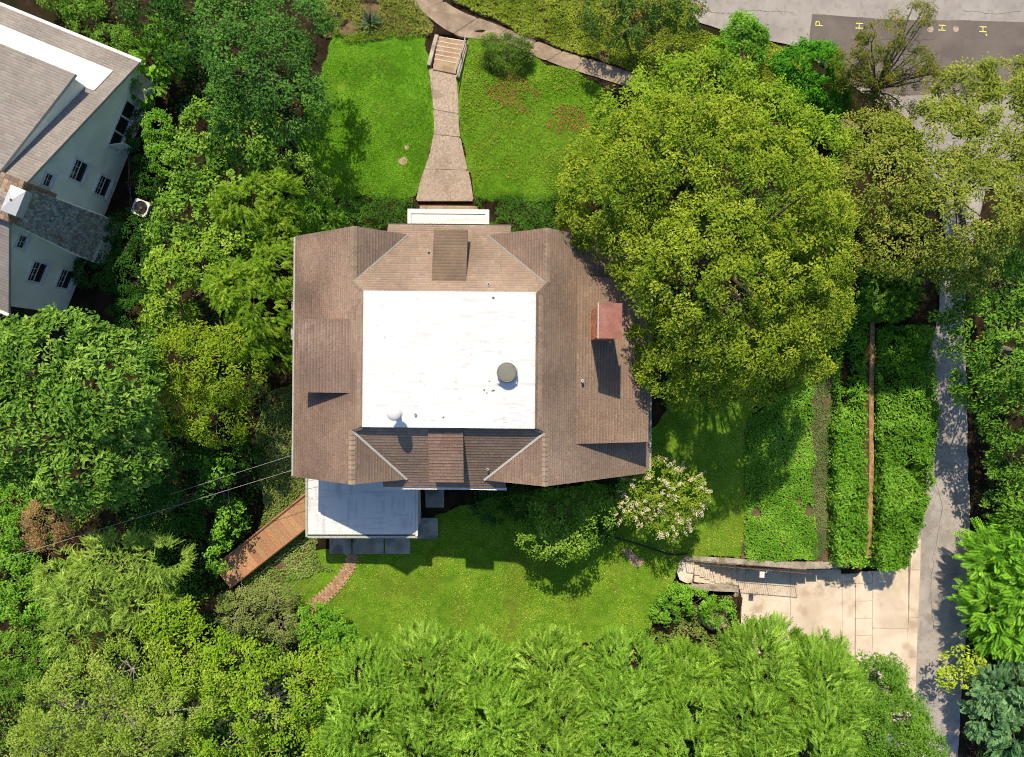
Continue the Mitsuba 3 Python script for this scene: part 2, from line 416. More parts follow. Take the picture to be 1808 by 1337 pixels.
def strip_slabs(name, label, left, right, cuts, mat, parent_kind='structure', dz=0.07, gap=0.012):
    """left and right: polylines in pixels; cuts: fractions along both where the joints are; one slab per bay"""
    k = numbered(name)
    labels[k] = {'label': label, 'kind': parent_kind}
    L, R = np.array([G(*q)[:2] for q in left]), np.array([G(*q)[:2] for q in right])

    def at(line, t):
        d = np.r_[0, np.cumsum(np.linalg.norm(np.diff(line, axis=0), axis=1))]
        return np.array([np.interp(t * d[-1], d, line[:, i]) for i in (0, 1)])
    for a, b in zip(cuts[:-1], cuts[1:]):
        ts = np.linspace(a, b, 5)
        g = Polygon([at(L, t) for t in ts] + [at(R, t) for t in ts[::-1]]).buffer(0)
        c = np.array(g.centroid.coords[0])
        jz = rng.uniform(-0.008, 0.008)
        g = ragged(g.buffer(-gap), 0.012, 0.18, int(rng.integers(99)))
        part(k, 'slab', prism(g, lambda x, y: zf(x, y) + dz + jz, lambda x, y: zf(x, y) - 0.15), mat)
    return k


strip_slabs('front_walk', 'pebbled concrete walk from the front steps to the porch',
            [(757, 120), (764, 180), (767, 230), (758, 275), (742, 318), (734, 356)], [(806, 132), (810, 180), (811, 230), (820, 275), (831, 318), (837, 356)],
            [0, .32, .5, .76, 1], 'pebble')
strip_slabs('sidewalk', 'tan stone sidewalk curving along the front bank',
            [(690, -30), (740, 18), (780, 50), (818, 68), (900, 78), (950, 103), (1000, 122), (1080, 146), (1150, 168)],
            [(735, -40), (790, 8), (830, 28), (880, 45), (930, 66), (985, 88), (1040, 105), (1090, 120), (1165, 145)], [0, .14, .28, .4, .52, .62, .72, .86, 1], 'sidewalk_stone')
strip_slabs('sidewalk_end', 'shaded sidewalk end under the round shrub by the alley', [(1440, 222), (1480, 226), (1520, 236)], [(1455, 205), (1490, 210), (1530, 222)], [0, .5, 1], 'sidewalk_stone')

# front steps going down from the walk to the sidewalk
st = thing('front_steps', 'tan stone front steps between two low curbs at the sidewalk', 'steps')
a0, a1 = P(764, 122, 0)[:2], P(806, 130, 0)[:2]
b0, b1 = P(774, 66, -1.0)[:2], P(822, 74, -1.0)[:2]
ns = 7
for i in range(ns):
    t0, t1 = i / ns, (i + 1) / ns
    q = [a0 + (b0 - a0) * t0, a1 + (b1 - a1) * t0, a1 + (b1 - a1) * t1, a0 + (b0 - a0) * t1]
    z = 0.03 - 1.05 * t0 - .08
    over = 0.03 * unit(b0 - a0)
    q[2], q[3] = q[2] + over, q[3] + over
    part(st, 'step', slab(Polygon(q), lambda x, y, z=z: np.zeros(len(np.atleast_1d(x))) + z, 0.3 if i else 0.4, 0.02), 'step_stone')
    if i:
        w_ = unit(b0 - a0) * .05
        part(st, 'nosing', prism(Polygon([q[3] - w_, q[2] - w_, q[2], q[3]]), z + .012, z - .05), 'concrete')
for side, (e0, e1) in enumerate((((757, 116), (771, 62)), ((808, 137), (825, 72)))):
    A, B = P(*e0, 0)[:2], P(*e1, -0.9)[:2]
    d = unit(B - A)
    nrm = np.array([-d[1], d[0]])
    q = Polygon([A - nrm * .1, A + nrm * .1, B + nrm * .1, B - nrm * .1])
    L = np.linalg.norm(B - A)
    part(st, 'curb', prism(q, lambda x, y: .10 - 0.95 * np.clip(((x - A[0]) * d[0] + (y - A[1]) * d[1]) / L, 0, 1), -1.6), 'grey_concrete')
hr = thing('handrail', 'weathered metal handrail beside the front steps', 'handrail')
A, B = P(806, 127, 0.75), P(821, 66, -0.1)
A, B = np.array([*P(807, 133, 0)[:2], 0.85]), np.array([*P(824, 77, -.95)[:2], -0.15])
low = lambda q, d: q - [0, 0, d]
part(hr, 'top_rail', tube([A + [-.02, -.25, -.05], A, B, B + [0.01, .2, -.02]], .028, 8), 'rail_metal', smooth=40)
part(hr, 'lower_rail', tube([low(A, .45), low(B, .45)], .02, 6), 'dark_metal')
for t in (0.0, .5, 1.0):
    q = A + (B - A) * t
    part(hr, 'post', tube([low(q, 1.0), q], .024, 6), 'dark_metal')

# driveway: one sheet of slabs at the garage, and the strip along the alley
dw = numbered('driveway')
labels[dw] = {'label': 'pale stained concrete driveway in front of the retaining wall', 'kind': 'structure'}


def dslab(pts, mat='concrete', jz=0.0):
    g = Polygon([P(u, v, PADZ)[:2] for u, v in pts]).buffer(-0.009)
    part(dw, 'slab', slab(g, lambda x, y: np.zeros(len(np.atleast_1d(x))) + PADZ + 0.02 + jz + np.clip((np.asarray(x) - 17) * -0.0, -1, 1), .16, .012), mat)


dslab([(1226, 988), (1318, 1002), (1313, 1042), (1226, 1030)])
dslab([(1318, 1002), (1396, 1005), (1395, 1150), (1395, 1165), (1300, 1160), (1295, 1108), (1307, 1042), (1313, 1042)])
dslab([(1396, 1005), (1500, 1005), (1488, 1018), (1487, 1150), (1487, 1168), (1395, 1165), (1395, 1150)], jz=.004)
dslab([(1488, 1018), (1500, 1005), (1511, 1010), (1510, 1031), (1509, 1200), (1487, 1200), (1487, 1150)])
for a, b in zip((1010, 1031, 1062, 1093, 1123, 1153, 1200, 1260), (1031, 1062, 1093, 1123, 1153, 1200, 1260, 1330)):
    dslab([(1510.5, a), (1540, a - 1), (1540, b - 1), (1510, b)], jz=rng.uniform(-.004, .004))
dslab([(1540, 1009), (1604, 1000), (1603, 1110), (1540, 1110)], jz=.003)
dslab([(1540, 1110), (1603, 1110), (1596, 1330), (1540, 1330)], jz=-.003)
cs = numbered('curb_strip')
labels[cs] = {'label': 'narrow concrete gutter strip between driveway and alley', 'kind': 'structure'}
for a, b in zip((952, 1006, 1091, 1161, 1230), (1006, 1091, 1161, 1230, 1350)):
    f = lambda y: 1606 - max(0, y - 1000) * .028
    g = Polygon([P(u, v, -4.15)[:2] for u, v in [(f(a), a), (f(a) + 18, a), (f(b) + 18, b), (f(b), b)]]).buffer(-.008)
    part(cs, 'slab', slab(g, lambda x, y: np.maximum(zf(x, y) + 0.15, PADZ + .02), .3, .012), 'concrete')

for k_, pts in ((sp, [(1500, 70), (1540, 74), (1580, 68), (1640, 72)]), ('street', [(1230, 20), (1290, 26), (1340, 18), (1400, 24)]), ('street', [(1700, 20), (1760, 26), (1800, 22)]), (alley, [(1650, 840), (1662, 900), (1652, 960), (1640, 1040), (1648, 1110)]), (alley, [(1640, 1010), (1670, 1016), (1690, 1012)])):
    q = np.array([G(u, v)[:2] for u, v in pts])
    q = np.array([q[0] + (q[-1] - q[0]) * t if False else np.array([np.interp(t * (len(q) - 1), np.arange(len(q)), q[:, i]) for i in (0, 1)]) for t in np.linspace(0, 1, 22)]) + rng.normal(0, .035, (22, 2))
    nrm = unit(np.c_[-np.gradient(q[:, 1]), np.gradient(q[:, 0])]) * rng.uniform(.004, .014, (22, 1))
    v = np.vstack([q + nrm, q - nrm])
    v = np.c_[v, zf(v[:, 0], v[:, 1]) + (.074 if k_ != 'street' else .066)]
    i_ = np.arange(21)
    part(k_, 'sealed_crack', (v, np.vstack([np.c_[i_, i_ + 22, i_ + 23], np.c_[i_, i_ + 23, i_ + 1]])), 'crack_filler')

# retaining wall of the garage with its stepped right end
rw = thing('retaining_wall', 'weathered concrete retaining wall above the driveway, stepped at its right end', 'wall')


def wall_run(p0, p1, z0, z1, w, zb, mat, parent, name='wall_section'):
    p0, p1 = np.array(p0[:2]), np.array(p1[:2])
    d = unit(p1 - p0)
    n = np.array([-d[1], d[0]])
    g = Polygon([p0, p1, p1 + n * w, p0 + n * w])
    L = np.linalg.norm(p1 - p0)
    top = lambda x, y: z0 + (z1 - z0) * np.clip(((x - p0[0]) * d[0] + (y - p0[1]) * d[1]) / L, 0, 1)
    m = prism(g, top, zb)
    part(parent, name, m, mat)


WZ = -2.22
wall_run(P(1206, 991, WZ), P(1424, 1006, WZ), WZ, WZ - .04, .33, -4.6, 'grey_concrete', rw)
xs = [1424, 1438, 1456, 1476, 1499]
for i in range(4):
    z = WZ - .14 - .22 * i
    wall_run(P(xs[i], 1004.5 - .2 * i, z), P(xs[i + 1], 1004.3 - .2 * i, z), z, z, .34, -4.6, 'grey_concrete', rw, 'wall_step')
wr = thing('wall_railing', 'thin dark metal railing along the top of the retaining wall', 'railing')
r0, r1 = P(1209, 990, WZ), P(1420, 1007.5, WZ)
r0, r1 = np.array([*r0[:2], WZ + .03]) + [0, .08, 0], np.array([*r1[:2], WZ + .03]) + [0, .08, 0]
up = np.array([0, 0, .92])
part(wr, 'top_rail', tube([r0 + up, r1 + up], .022, 6), 'rust_metal')
part(wr, 'bottom_rail', tube([r0 + up * .12, r1 + up * .12], .015, 6), 'rust_metal')
nb = 52
for i in range(nb + 1):
    q = r0 + (r1 - r0) * i / nb
    big = i % 13 == 0
    part(wr, 'post' if big else 'baluster', tube([q - [0, 0, .04], q + up * .995], .02 if big else .0085, 5), 'rust_metal')
# flood light on a bracket
fl = thing('flood_light', 'small white flood light on a bracket over the driveway', 'lamp')
q = r0 + (r1 - r0) * .66 + up * .8
tip = P(1345, 1014, -1.35)
part(fl, 'arm', tube([q, q + (tip - q) * .5 + [0, 0, .1], tip + [0, .12, 0.03]], .016, 6), 'white_paint')
part(fl, 'housing', place(box(-.13, .13, -.18, .14, -.05, .06), -.08, tip), 'vent_white')

# garage steps at the left of the wall, going down to the right
gs = thing('garage_steps', 'pale concrete steps climbing from the driveway to the lawn', 'steps')
nst = 8
sA0, sA1 = P(1206, 1000, -2.35)[:2], P(1308, 1008, -3.9)[:2]
sB0, sB1 = P(1200, 1021, -2.35)[:2], P(1304, 1036, -3.9)[:2]
part(gs, 'landing', prism(Polygon([P(u, v, -2.3)[:2] for u, v in [(1206, 985), (1198, 992), (1196, 1012), (1200, 1024), (1213, 1030), (1222, 1028), (1226, 996), (1226, 989)]]), -2.3, -4.5), 'concrete')
for i in range(nst):
    z = -2.3 - (i + 1) * (1.86 / (nst + 1))
    u0, u1 = 1226 + 9.2 * i, 1226 + 9.2 * (i + 1)
    q = [P(u0, 989 + (u0 - 1226) * .11, z)[:2], P(u1, 989 + (u1 - 1226) * .11, z)[:2], P(u1, 1028 + (u1 - 1226) * .11, z)[:2], P(u0, 1028 + (u0 - 1226) * .11, z)[:2]]
    part(gs, 'step', slab(Polygon(q), lambda x, y, z=z: np.zeros(len(np.atleast_1d(x))) + z, 4.5 + z, .015), 'concrete')
wall_run(P(1210, 1040, -2.35), P(1304, 1046, -2.75), -2.2, -2.75, .24, -4.6, 'grey_concrete', gs, 'side_wall')
lw = thing('side_retaining_wall', 'low concrete wall with a railing on the left edge of the driveway', 'wall')
wall_run(P(1296, 1110, -3.0), P(1304, 1046, -2.8), -3.0, -2.8, .2, -4.6, 'grey_concrete', lw)
wall_run(P(1285, 1210, -3.2), P(1296, 1110, -3.0), -3.2, -3.0, .2, -4.6, 'grey_concrete', lw)
sr = thing('side_railing', 'dark metal railing on the low wall left of the driveway', 'railing')
r0, r1 = P(1301, 1047, -2.78), P(1292, 1125, -3.05)
part(sr, 'top_rail', tube([r0 + up, r1 + up], .022, 6), 'rust_metal')
part(sr, 'bottom_rail', tube([r0 + up * .12, r1 + up * .12], .015, 6), 'rust_metal')
for i in range(21):
    q = r0 + (r1 - r0) * i / 20
    part(sr, 'post' if i % 10 == 0 else 'baluster', tube([q - [0, 0, .05], q + up], .02 if i % 10 == 0 else .009, 5), 'rust_metal')

# back patio, landing, brick path
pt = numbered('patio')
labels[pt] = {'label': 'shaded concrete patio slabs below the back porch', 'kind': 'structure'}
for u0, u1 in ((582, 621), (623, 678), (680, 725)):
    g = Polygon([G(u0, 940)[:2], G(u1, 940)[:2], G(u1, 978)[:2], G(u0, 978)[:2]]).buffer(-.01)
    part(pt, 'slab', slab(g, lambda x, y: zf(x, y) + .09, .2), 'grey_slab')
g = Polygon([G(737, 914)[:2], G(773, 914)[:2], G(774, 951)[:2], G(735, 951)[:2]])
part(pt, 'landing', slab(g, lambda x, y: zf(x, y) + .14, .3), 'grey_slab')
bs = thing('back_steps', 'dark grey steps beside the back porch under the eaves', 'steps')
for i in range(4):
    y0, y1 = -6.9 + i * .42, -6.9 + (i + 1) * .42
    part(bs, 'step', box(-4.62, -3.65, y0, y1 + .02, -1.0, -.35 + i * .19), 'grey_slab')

bp = numbered('brick_path')
labels[bp] = {'label': 'short curved brick path across the back lawn', 'kind': 'structure'}
cl = np.array([G(u, v)[:2] for u, v in [(622, 979), (622, 992), (610, 1012), (592, 1036), (570, 1056), (545, 1074)]])
d = np.r_[0, np.cumsum(np.linalg.norm(np.diff(cl, axis=0), axis=1))]
bricks, bcol = [], []
row = 0
for t in np.arange(0, d[-1], .115):
    c = np.array([np.interp(t, d, cl[:, i]) for i in (0, 1)])
    c2 = np.array([np.interp(min(t + .2, d[-1] + .2), d, cl[:, i]) for i in (0, 1)])
    dr_ = unit(np.array([np.interp(t + .1, d, cl[:, i]) for i in (0, 1)]) - np.array([np.interp(max(t - .1, 0), d, cl[:, i]) for i in (0, 1)]))
    n = np.array([-dr_[1], dr_[0]])
    for k in range(-1, 2):
        o = c + n * ((k + .5 * (row % 2) - .25) * .215) + rng.normal(0, .006, 2)
        z = zf(*o) + .075 + rng.uniform(-.008, .008)
        b = place(box(-.052, .052, -.1, .1, -.06, 0), math.atan2(dr_[1], dr_[0]) + rng.normal(0, .03), (*o, z))
        bricks.append(b)
        c_ = np.array([.46, .30, .19]) * rng.uniform(.75, 1.2) * (1 + rng.normal(0, .05, 3))
        bcol.append(np.repeat(c_[None], 8, 0))
    row += 1
part(bp, 'brick_field', cat(*bricks), 'brick', kind='stuff', color=np.vstack(bcol))

# ------------------------------------------------------------------ wooden ramp
rp = thing('wooden_ramp', 'orange brown timber ramp of cross boards leading up to the back porch', 'ramp')
c0, c1 = np.array([*P(556, 890, .55)[:2], .55]), np.array([*P(392, 1020, -.35)[:2], -.35])
dirv = unit(c1 - c0)
d2 = unit((c1 - c0)[:2])
nn = np.array([-d2[1], d2[0]])
Lr = np.linalg.norm(c1 - c0)
nbd = 19
for i in range(nbd):
    t0, t1 = Lr * i / nbd + .006, Lr * (i + 1) / nbd - .006
    hw = .66
    zj = rng.uniform(-.004, .004)
    q0, q1 = c0 + dirv * t0, c0 + dirv * t1
    v = []
    for z in (-.04, 0):
        for q in (q0, q1):
            for s in (-1, 1):
                v.append([q[0] + nn[0] * hw * s, q[1] + nn[1] * hw * s, q[2] + z + zj])
    f = np.array([[0, 1, 3], [0, 3, 2], [4, 7, 5], [4, 6, 7], [0, 5, 1], [0, 4, 5], [2, 3, 7], [2, 7, 6], [0, 2, 6], [0, 6, 4], [1, 7, 3], [1, 5, 7]])
    c = np.array([.46, .265, .145]) * rng.uniform(.8, 1.15) * (1 + rng.normal(0, .04, 3))
    part(rp, 'board', (np.array(v), f), 'wood', color=np.clip(np.repeat(c[None], 8, 0) * rng.uniform(.93, 1.07, (8, 1)), 0, 1))
for s in (-1, 1):
    a, b = c0 + [*nn * .70 * s, .05], c1 + [*nn * .70 * s, .05]
    vv, ff = tube([a, b], .055, 4)
    part(rp, 'side_curb', (vv, ff), 'wood', color=np.repeat([[.42, .22, .11]], len(vv), 0))
    for t in (.15, .5, .85):
        q = a + (b - a) * t
        vv, ff = box(q[0] - .05, q[0] + .05, q[1] - .05, q[1] + .05, float(zf(q[0], q[1])) - .2, q[2] - .06)
        part(rp, 'post', (vv, ff), 'wood', color=np.repeat([[.2, .13, .08]], 8, 0))

# ------------------------------------------------------------------ roofs: single shingles
def shingle_plane(poly, plane, uphill, expo, width, tone, seed=0, thick=.016, stain=.5):
    """separate overlapping shingles on the plane z = a + b x + c y inside a plan polygon -> list of (v, f, colour)"""
    r = np.random.default_rng(seed)
    g = Polygon(poly).buffer(0)
    up2 = unit(np.array(uphill, float))
    sd = np.array([up2[1], -up2[0]])
    a, b, c = plane
    grad = math.hypot(b, c)
    pe = expo / math.sqrt(1 + grad * grad)
    ext = np.array(g.exterior.coords)
    tmin, tmax = (ext @ up2).min(), (ext @ up2).max()
    umin, umax = (ext @ sd).min(), (ext @ sd).max()
    pg, out = prep(g), []
    k = 0
    t = tmin
    while t < tmax:
        u = umin - width * r.uniform(.1, .9)
        te = t + pe * 1.02
        while u < umax:
            w = width * r.uniform(.8, 1.2)
            cs = [up2 * t + sd * u, up2 * t + sd * (u + w - .004), up2 * te + sd * (u + w - .004), up2 * te + sd * u]
            q = Polygon(cs)
            u += w
            if not pg.intersects(q):
                continue
            if not pg.contains(q):
                q = q.intersection(g)
                if q.geom_type != 'Polygon' or q.area < 2e-4:
                    continue
            e = np.array(q.exterior.coords[:-1])
            if not q.exterior.is_ccw:
                e = e[::-1]
            n = len(e)
            tt = (e @ up2 - t) / pe
            base = a + b * e[:, 0] + c * e[:, 1]
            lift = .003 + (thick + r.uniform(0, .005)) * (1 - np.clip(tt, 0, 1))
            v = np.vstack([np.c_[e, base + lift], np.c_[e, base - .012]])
            i = np.arange(1, n - 1)
            j = np.arange(n)
            m = (j + 1) % n
            f = np.vstack([np.c_[i * 0, i, i + 1], np.c_[j, j + n, m + n], np.c_[j, m + n, m]])
            cen = e.mean(0)
            st = meshkit.fbm(np.array([[cen[0] * .55 + seed, cen[1] * .55, seed * 3.1]]), 3)[0]
            col = np.array(tone) * (1 + r.normal(0, .055)) * (1 + r.normal(0, .02, 3)) * (1 + stain * (st - .5) * 2)
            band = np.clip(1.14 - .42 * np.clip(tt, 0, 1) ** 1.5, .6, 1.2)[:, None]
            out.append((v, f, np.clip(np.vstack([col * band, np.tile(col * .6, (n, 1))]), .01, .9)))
        t += pe
        k += 1
    return out


def shingle_parts(parent, sh, mat, most=300, name='shingle', field='shingle_field'):
    key = [Polygon(s[0][:len(s[0]) // 2, :2]).area / (H - s[0][:, 2].mean()) ** 2 for s in sh]
    order = np.argsort(key)[::-1]
    for i in order[:most]:
        v, f, c = sh[i]
        part(parent, name, (v, f), mat, color=c)
    rest = [sh[i] for i in order[most:]]
    if rest:
        m = cat(*[(s[0], s[1]) for s in rest])
        part(parent, field, m, mat, kind='stuff', color=np.vstack([s[2] for s in rest]))


# ------------------------------------------------------------------ the main house (own frame, turned a little)
TH = -math.radians(0.55)


def HM(m):
    return place(m, TH)


hs = thing('main_house', 'brown shingled house with a white flat roof deck in the middle of the lot', 'house')
zW = lambda x, y: 7.2 - .69 * (-6.765 - np.asarray(x))
zE = lambda x, y: 7.2 - .85 * (np.asarray(x) - 1.435)
zN = lambda x, y: 7.55 - .684 * (np.asarray(y) - 3.57)
zS = lambda x, y: 7.2 - .70 * (-2.25 - np.asarray(y))
zWi = lambda x, y: 7.2 - .76 * (np.asarray(x) + 6.765)
zEi = lambda x, y: 7.2 - .61 * (1.435 - np.asarray(x))
yN, yS = 6.395, -4.56
vWn, vEn = -6.765 + (7.2 - (7.55 - .684 * (yN - 3.57))) / .76, 1.435 - (7.2 - (7.55 - .684 * (yN - 3.57))) / .61
zSe = 7.2 - .7 * (-2.25 - yS)
vWs, vEs = -6.765 + (7.2 - zSe) / .76, 1.435 - (7.2 - zSe) / .61
XW, XE = -9.94, 6.78
dW, dE = -6.25, .97
NHY, NEY, SEY = 4.08, 6.907, -4.949
coef = {'W': (7.2 + .69 * 6.765, .69, 0), 'E': (7.2 + .85 * 1.435, -.85, 0), 'N': (7.55 + .684 * 3.57, 0, -.684), 'S': (7.2 + .7 * 2.25, 0, .7), 'Wi': (7.2 - .76 * 6.765, -.76, 0), 'Ei': (7.2 - .61 * 1.435, .61, 0)}
polys = {
    'W': [(XW, yN), (-6.765, yN), (-6.765, NHY), (dW, 3.57), (dW, -2.05), (-6.765, -2.25), (-6.765, yS), (XW, yS)],
    'E': [(XE, yN), (XE, yS), (1.435, yS), (1.435, -2.25), (dE, -2.05), (dE, 3.57), (1.435, NHY), (1.435, yN)],
    'N': [(dW, 3.57), (-6.765, NHY), (vWn, yN), (-5.66, yN), (-5.66, NEY), (-.115, NEY), (-.115, yN), (vEn, yN), (1.435, NHY), (dE, 3.57)],
    'S': [(-6.765, -2.25), (dW, -2.05), (dE, -2.05), (1.435, -2.25), (vEs, yS), (-.238, yS), (-.238, SEY), (-5.757, SEY), (-5.757, yS), (vWs, yS)],
    'Wi': [(-6.765, yN), (vWn, yN), (-6.765, NHY)],
    'Wi2': [(-6.765, -2.25), (vWs, yS), (-6.765, yS)],
    'Ei': [(1.435, yN), (1.435, NHY), (vEn, yN)],
    'Ei2': [(1.435, -2.25), (1.435, yS), (vEs, yS)],
}
uph = {'W': (1, 0), 'E': (-1, 0), 'N': (0, -1), 'S': (0, 1), 'Wi': (-1, 0), 'Ei': (1, 0)}
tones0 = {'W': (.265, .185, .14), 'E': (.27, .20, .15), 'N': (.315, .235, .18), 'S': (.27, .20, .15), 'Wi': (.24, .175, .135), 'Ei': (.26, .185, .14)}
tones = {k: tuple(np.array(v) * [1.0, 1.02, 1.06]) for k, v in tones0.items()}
zfs = {'W': zW, 'E': zE, 'N': zN, 'S': zS, 'Wi': zWi, 'Ei': zEi}
roof_mesh, sh = [], []
for i, (k, pl) in enumerate(polys.items()):
    kk = k.rstrip('2')
    fz = zfs[kk]
    roof_mesh.append(prism(pl, lambda x, y: fz(x, y) - .006, lambda x, y: fz(x, y) - .16))
    pw = pl
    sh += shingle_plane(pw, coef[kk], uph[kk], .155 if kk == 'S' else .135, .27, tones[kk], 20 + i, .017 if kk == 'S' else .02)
rk = part(hs, 'roof', HM(cat(*roof_mesh)), 'roof_base')
# dormers: shed roofs with cheeks
dormers = []
NEV = coef


def dormer(lbl, poly, plane, uphill, body, seed, tone):
    d = part(hs, 'dormer', HM(body), 'house_wall', label=lbl)
    a, b, c = plane
    fz = lambda x, y: a + b * np.asarray(x) + c * np.asarray(y)
    part(d, 'roof', HM(prism(poly, lambda x, y: fz(x, y) - .004, lambda x, y: fz(x, y) - .11)), 'roof_base')
    s = shingle_plane(poly, plane, uphill, .15, .27, tone, seed, .022)
    vv = cat(*[(q[0], q[1]) for q in s])
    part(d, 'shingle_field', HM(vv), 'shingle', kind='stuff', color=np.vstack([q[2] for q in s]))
    return d


# west shed dormer
pl = (7.12 + .25 * 6.885, .25, 0)
dormer('wide shed dormer on the left roof slope', [(-9.26, -.68), (-6.84, -.68), (-6.84, 2.48), (-9.26, 2.48)], pl, (1, 0),
       prism([(-8.95, -.5), (-6.9, -.5), (-6.9, 2.3), (-8.95, 2.3)], lambda x, y: 7.12 + .25 * (6.885 + x) - .1, lambda x, y: zW(x, y) - .15), 51, (.225, .165, .135))
# east shed dormer
pl = (6.02 + .385 * 2.823, -.385, 0)
dormer('very wide shed dormer on the right roof slope beneath the chimney', [(2.80, -2.86), (6.30, -2.86), (6.30, 4.58), (2.80, 4.58)], pl, (-1, 0),
       prism([(2.9, -2.78), (6.25, -2.78), (6.25, 4.5), (2.9, 4.5)], lambda x, y: 6.02 - .385 * (x - 2.823) - .1, lambda x, y: zE(x, y) - .15), 52, (.265, .195, .148))
# north dormer
pl = (7.19 + .3 * 4.093, 0, -.3)
dormer('narrow shed dormer on the front roof slope', [(-3.45, 4.05), (-1.98, 4.05), (-1.98, 6.44), (-3.45, 6.44)], pl, (0, -1),
       prism([(-3.38, 4.2), (-2.05, 4.2), (-2.05, 6.25), (-3.38, 6.25)], lambda x, y: 7.19 - .3 * (y - 4.093) - .1, lambda x, y: zN(x, y) - .15), 53, (.235, .175, .13))
# south dormer
pl = (7.24 + .3 * -(-2.2), 0, .3)
dormer('narrow shed dormer on the back roof slope', [(-3.54, -4.52), (-2.05, -4.52), (-2.05, -2.12), (-3.54, -2.12)], pl, (0, 1),
       prism([(-3.46, -4.35), (-2.13, -4.35), (-2.13, -2.3), (-3.46, -2.3)], lambda x, y: 7.24 - .3 * (-2.2 - y) - .1, lambda x, y: zS(x, y) - .15), 54, (.275, .195, .155))
sh = [(HM((s[0], s[1]))[0], s[1], s[2]) for s in sh]
shingle_parts(rk, sh, 'shingle')


# ridge caps
def caps(p0, p1, ga, gb, n, w=.15, tone=(.36, .28, .21), thick=.03):
    """bent cap shingles along a ridge p0-p1; ga and gb are the falls per metre to its left and right"""
    p0, p1 = np.array(p0, float), np.array(p1, float)
    d = unit(p1 - p0)
    s = unit(np.array([-d[1], d[0], 0]))
    for i in range(n):
        a, b = p0 + (p1 - p0) * (i / n), p0 + (p1 - p0) * ((i + .98) / n)
        lo, hi = np.array([0, 0, .012 + thick]), np.array([0, 0, .008])
        rows = []
        for q, h in ((a, lo), (b, hi)):
            rows += [q + s * w - [0, 0, ga * w] + h, q + h + [0, 0, .012], q - s * w - [0, 0, gb * w] + h]
        v = np.array(rows)
        v = np.vstack([v, v - [0, 0, .045]])
        f = np.array([[0, 1, 4], [0, 4, 3], [1, 2, 5], [1, 5, 4], [0, 6, 7], [0, 7, 1], [1, 7, 8], [1, 8, 2], [0, 3, 9], [0, 9, 6], [2, 8, 11], [2, 11, 5], [3, 4, 10], [3, 10, 9], [4, 5, 11], [4, 11, 10]])
        f = f[:, ::-1]
        c = np.array(tone) * rng.uniform(.85, 1.12) * (1 + rng.normal(0, .02, 3))
        part(rk, 'ridge_cap', HM((v, f)), 'shingle', color=np.repeat(c[None], len(v), 0))


caps((-6.765, yN, 7.2), (-6.765, NHY, 7.2), .69, .76, 11, .14, (.34, .27, .205))
caps((-6.765, yS, 7.2), (-6.765, -2.25, 7.2), .69, .76, 11, .14)
caps((1.435, yN, 7.2), (1.435, NHY, 7.2), .61, .85, 11, .14, (.34, .27, .205))
caps((1.435, yS, 7.2), (1.435, -2.25, 7.2), .61, .85, 11, .14)
caps((dW - .14, 3.5, 7.46), (dW - .14, -2.05, 7.46), -.1, .69, 25, .14)
caps((dE + .16, 3.5, 7.46), (dE + .16, -2.05, 7.46), .85, -.1, 25, .14)
caps((-6.765, NHY, 7.2), (dW, 3.57, 7.55), .5, .5, 3, .12, (.3, .235, .18))
caps((1.435, NHY, 7.2), (dE, 3.57, 7.55), .5, .5, 3, .12, (.3, .235, .18))
caps((-6.765, -2.25, 7.2), (dW, -2.05, 7.5), .5, .5, 3, .12, (.2, .16, .125))
caps((1.435, -2.25, 7.2), (dE, -2.05, 7.5), .5, .5, 3, .12, (.2, .16, .125))
# valley flashing
for (a, b, w) in (((-6.72, NHY - .02), (vWn, yN), .035), ((1.39, NHY - .02), (vEn, yN), .035), ((-6.72, -2.29), (vWs, yS), .05), ((1.39, -2.29), (vEs, yS), .05)):
    za, zb = 7.2, zN(0, yN) if b[1] > 0 else zSe
    dd = unit(np.array([b[0] - a[0], b[1] - a[1]]))
    n_ = np.array([-dd[1], dd[0]]) * w
    a3, b3 = np.array([*a, za + .03]), np.array([*b, float(zb) + .045])
    v = np.array([a3 + [*n_, .012], a3 - [*n_, -.012], b3 - [*n_, -.012], b3 + [*n_, .012], a3 - [0, 0, .06], b3 - [0, 0, .06]])
    part(rk, 'valley_flashing', HM((v, np.array([[0, 1, 2], [0, 2, 3], [0, 4, 1], [2, 5, 3], [0, 3, 5], [0, 5, 4], [1, 4, 5], [1, 5, 2]]))), 'flashing' if b[1] < 0 else 'lead')
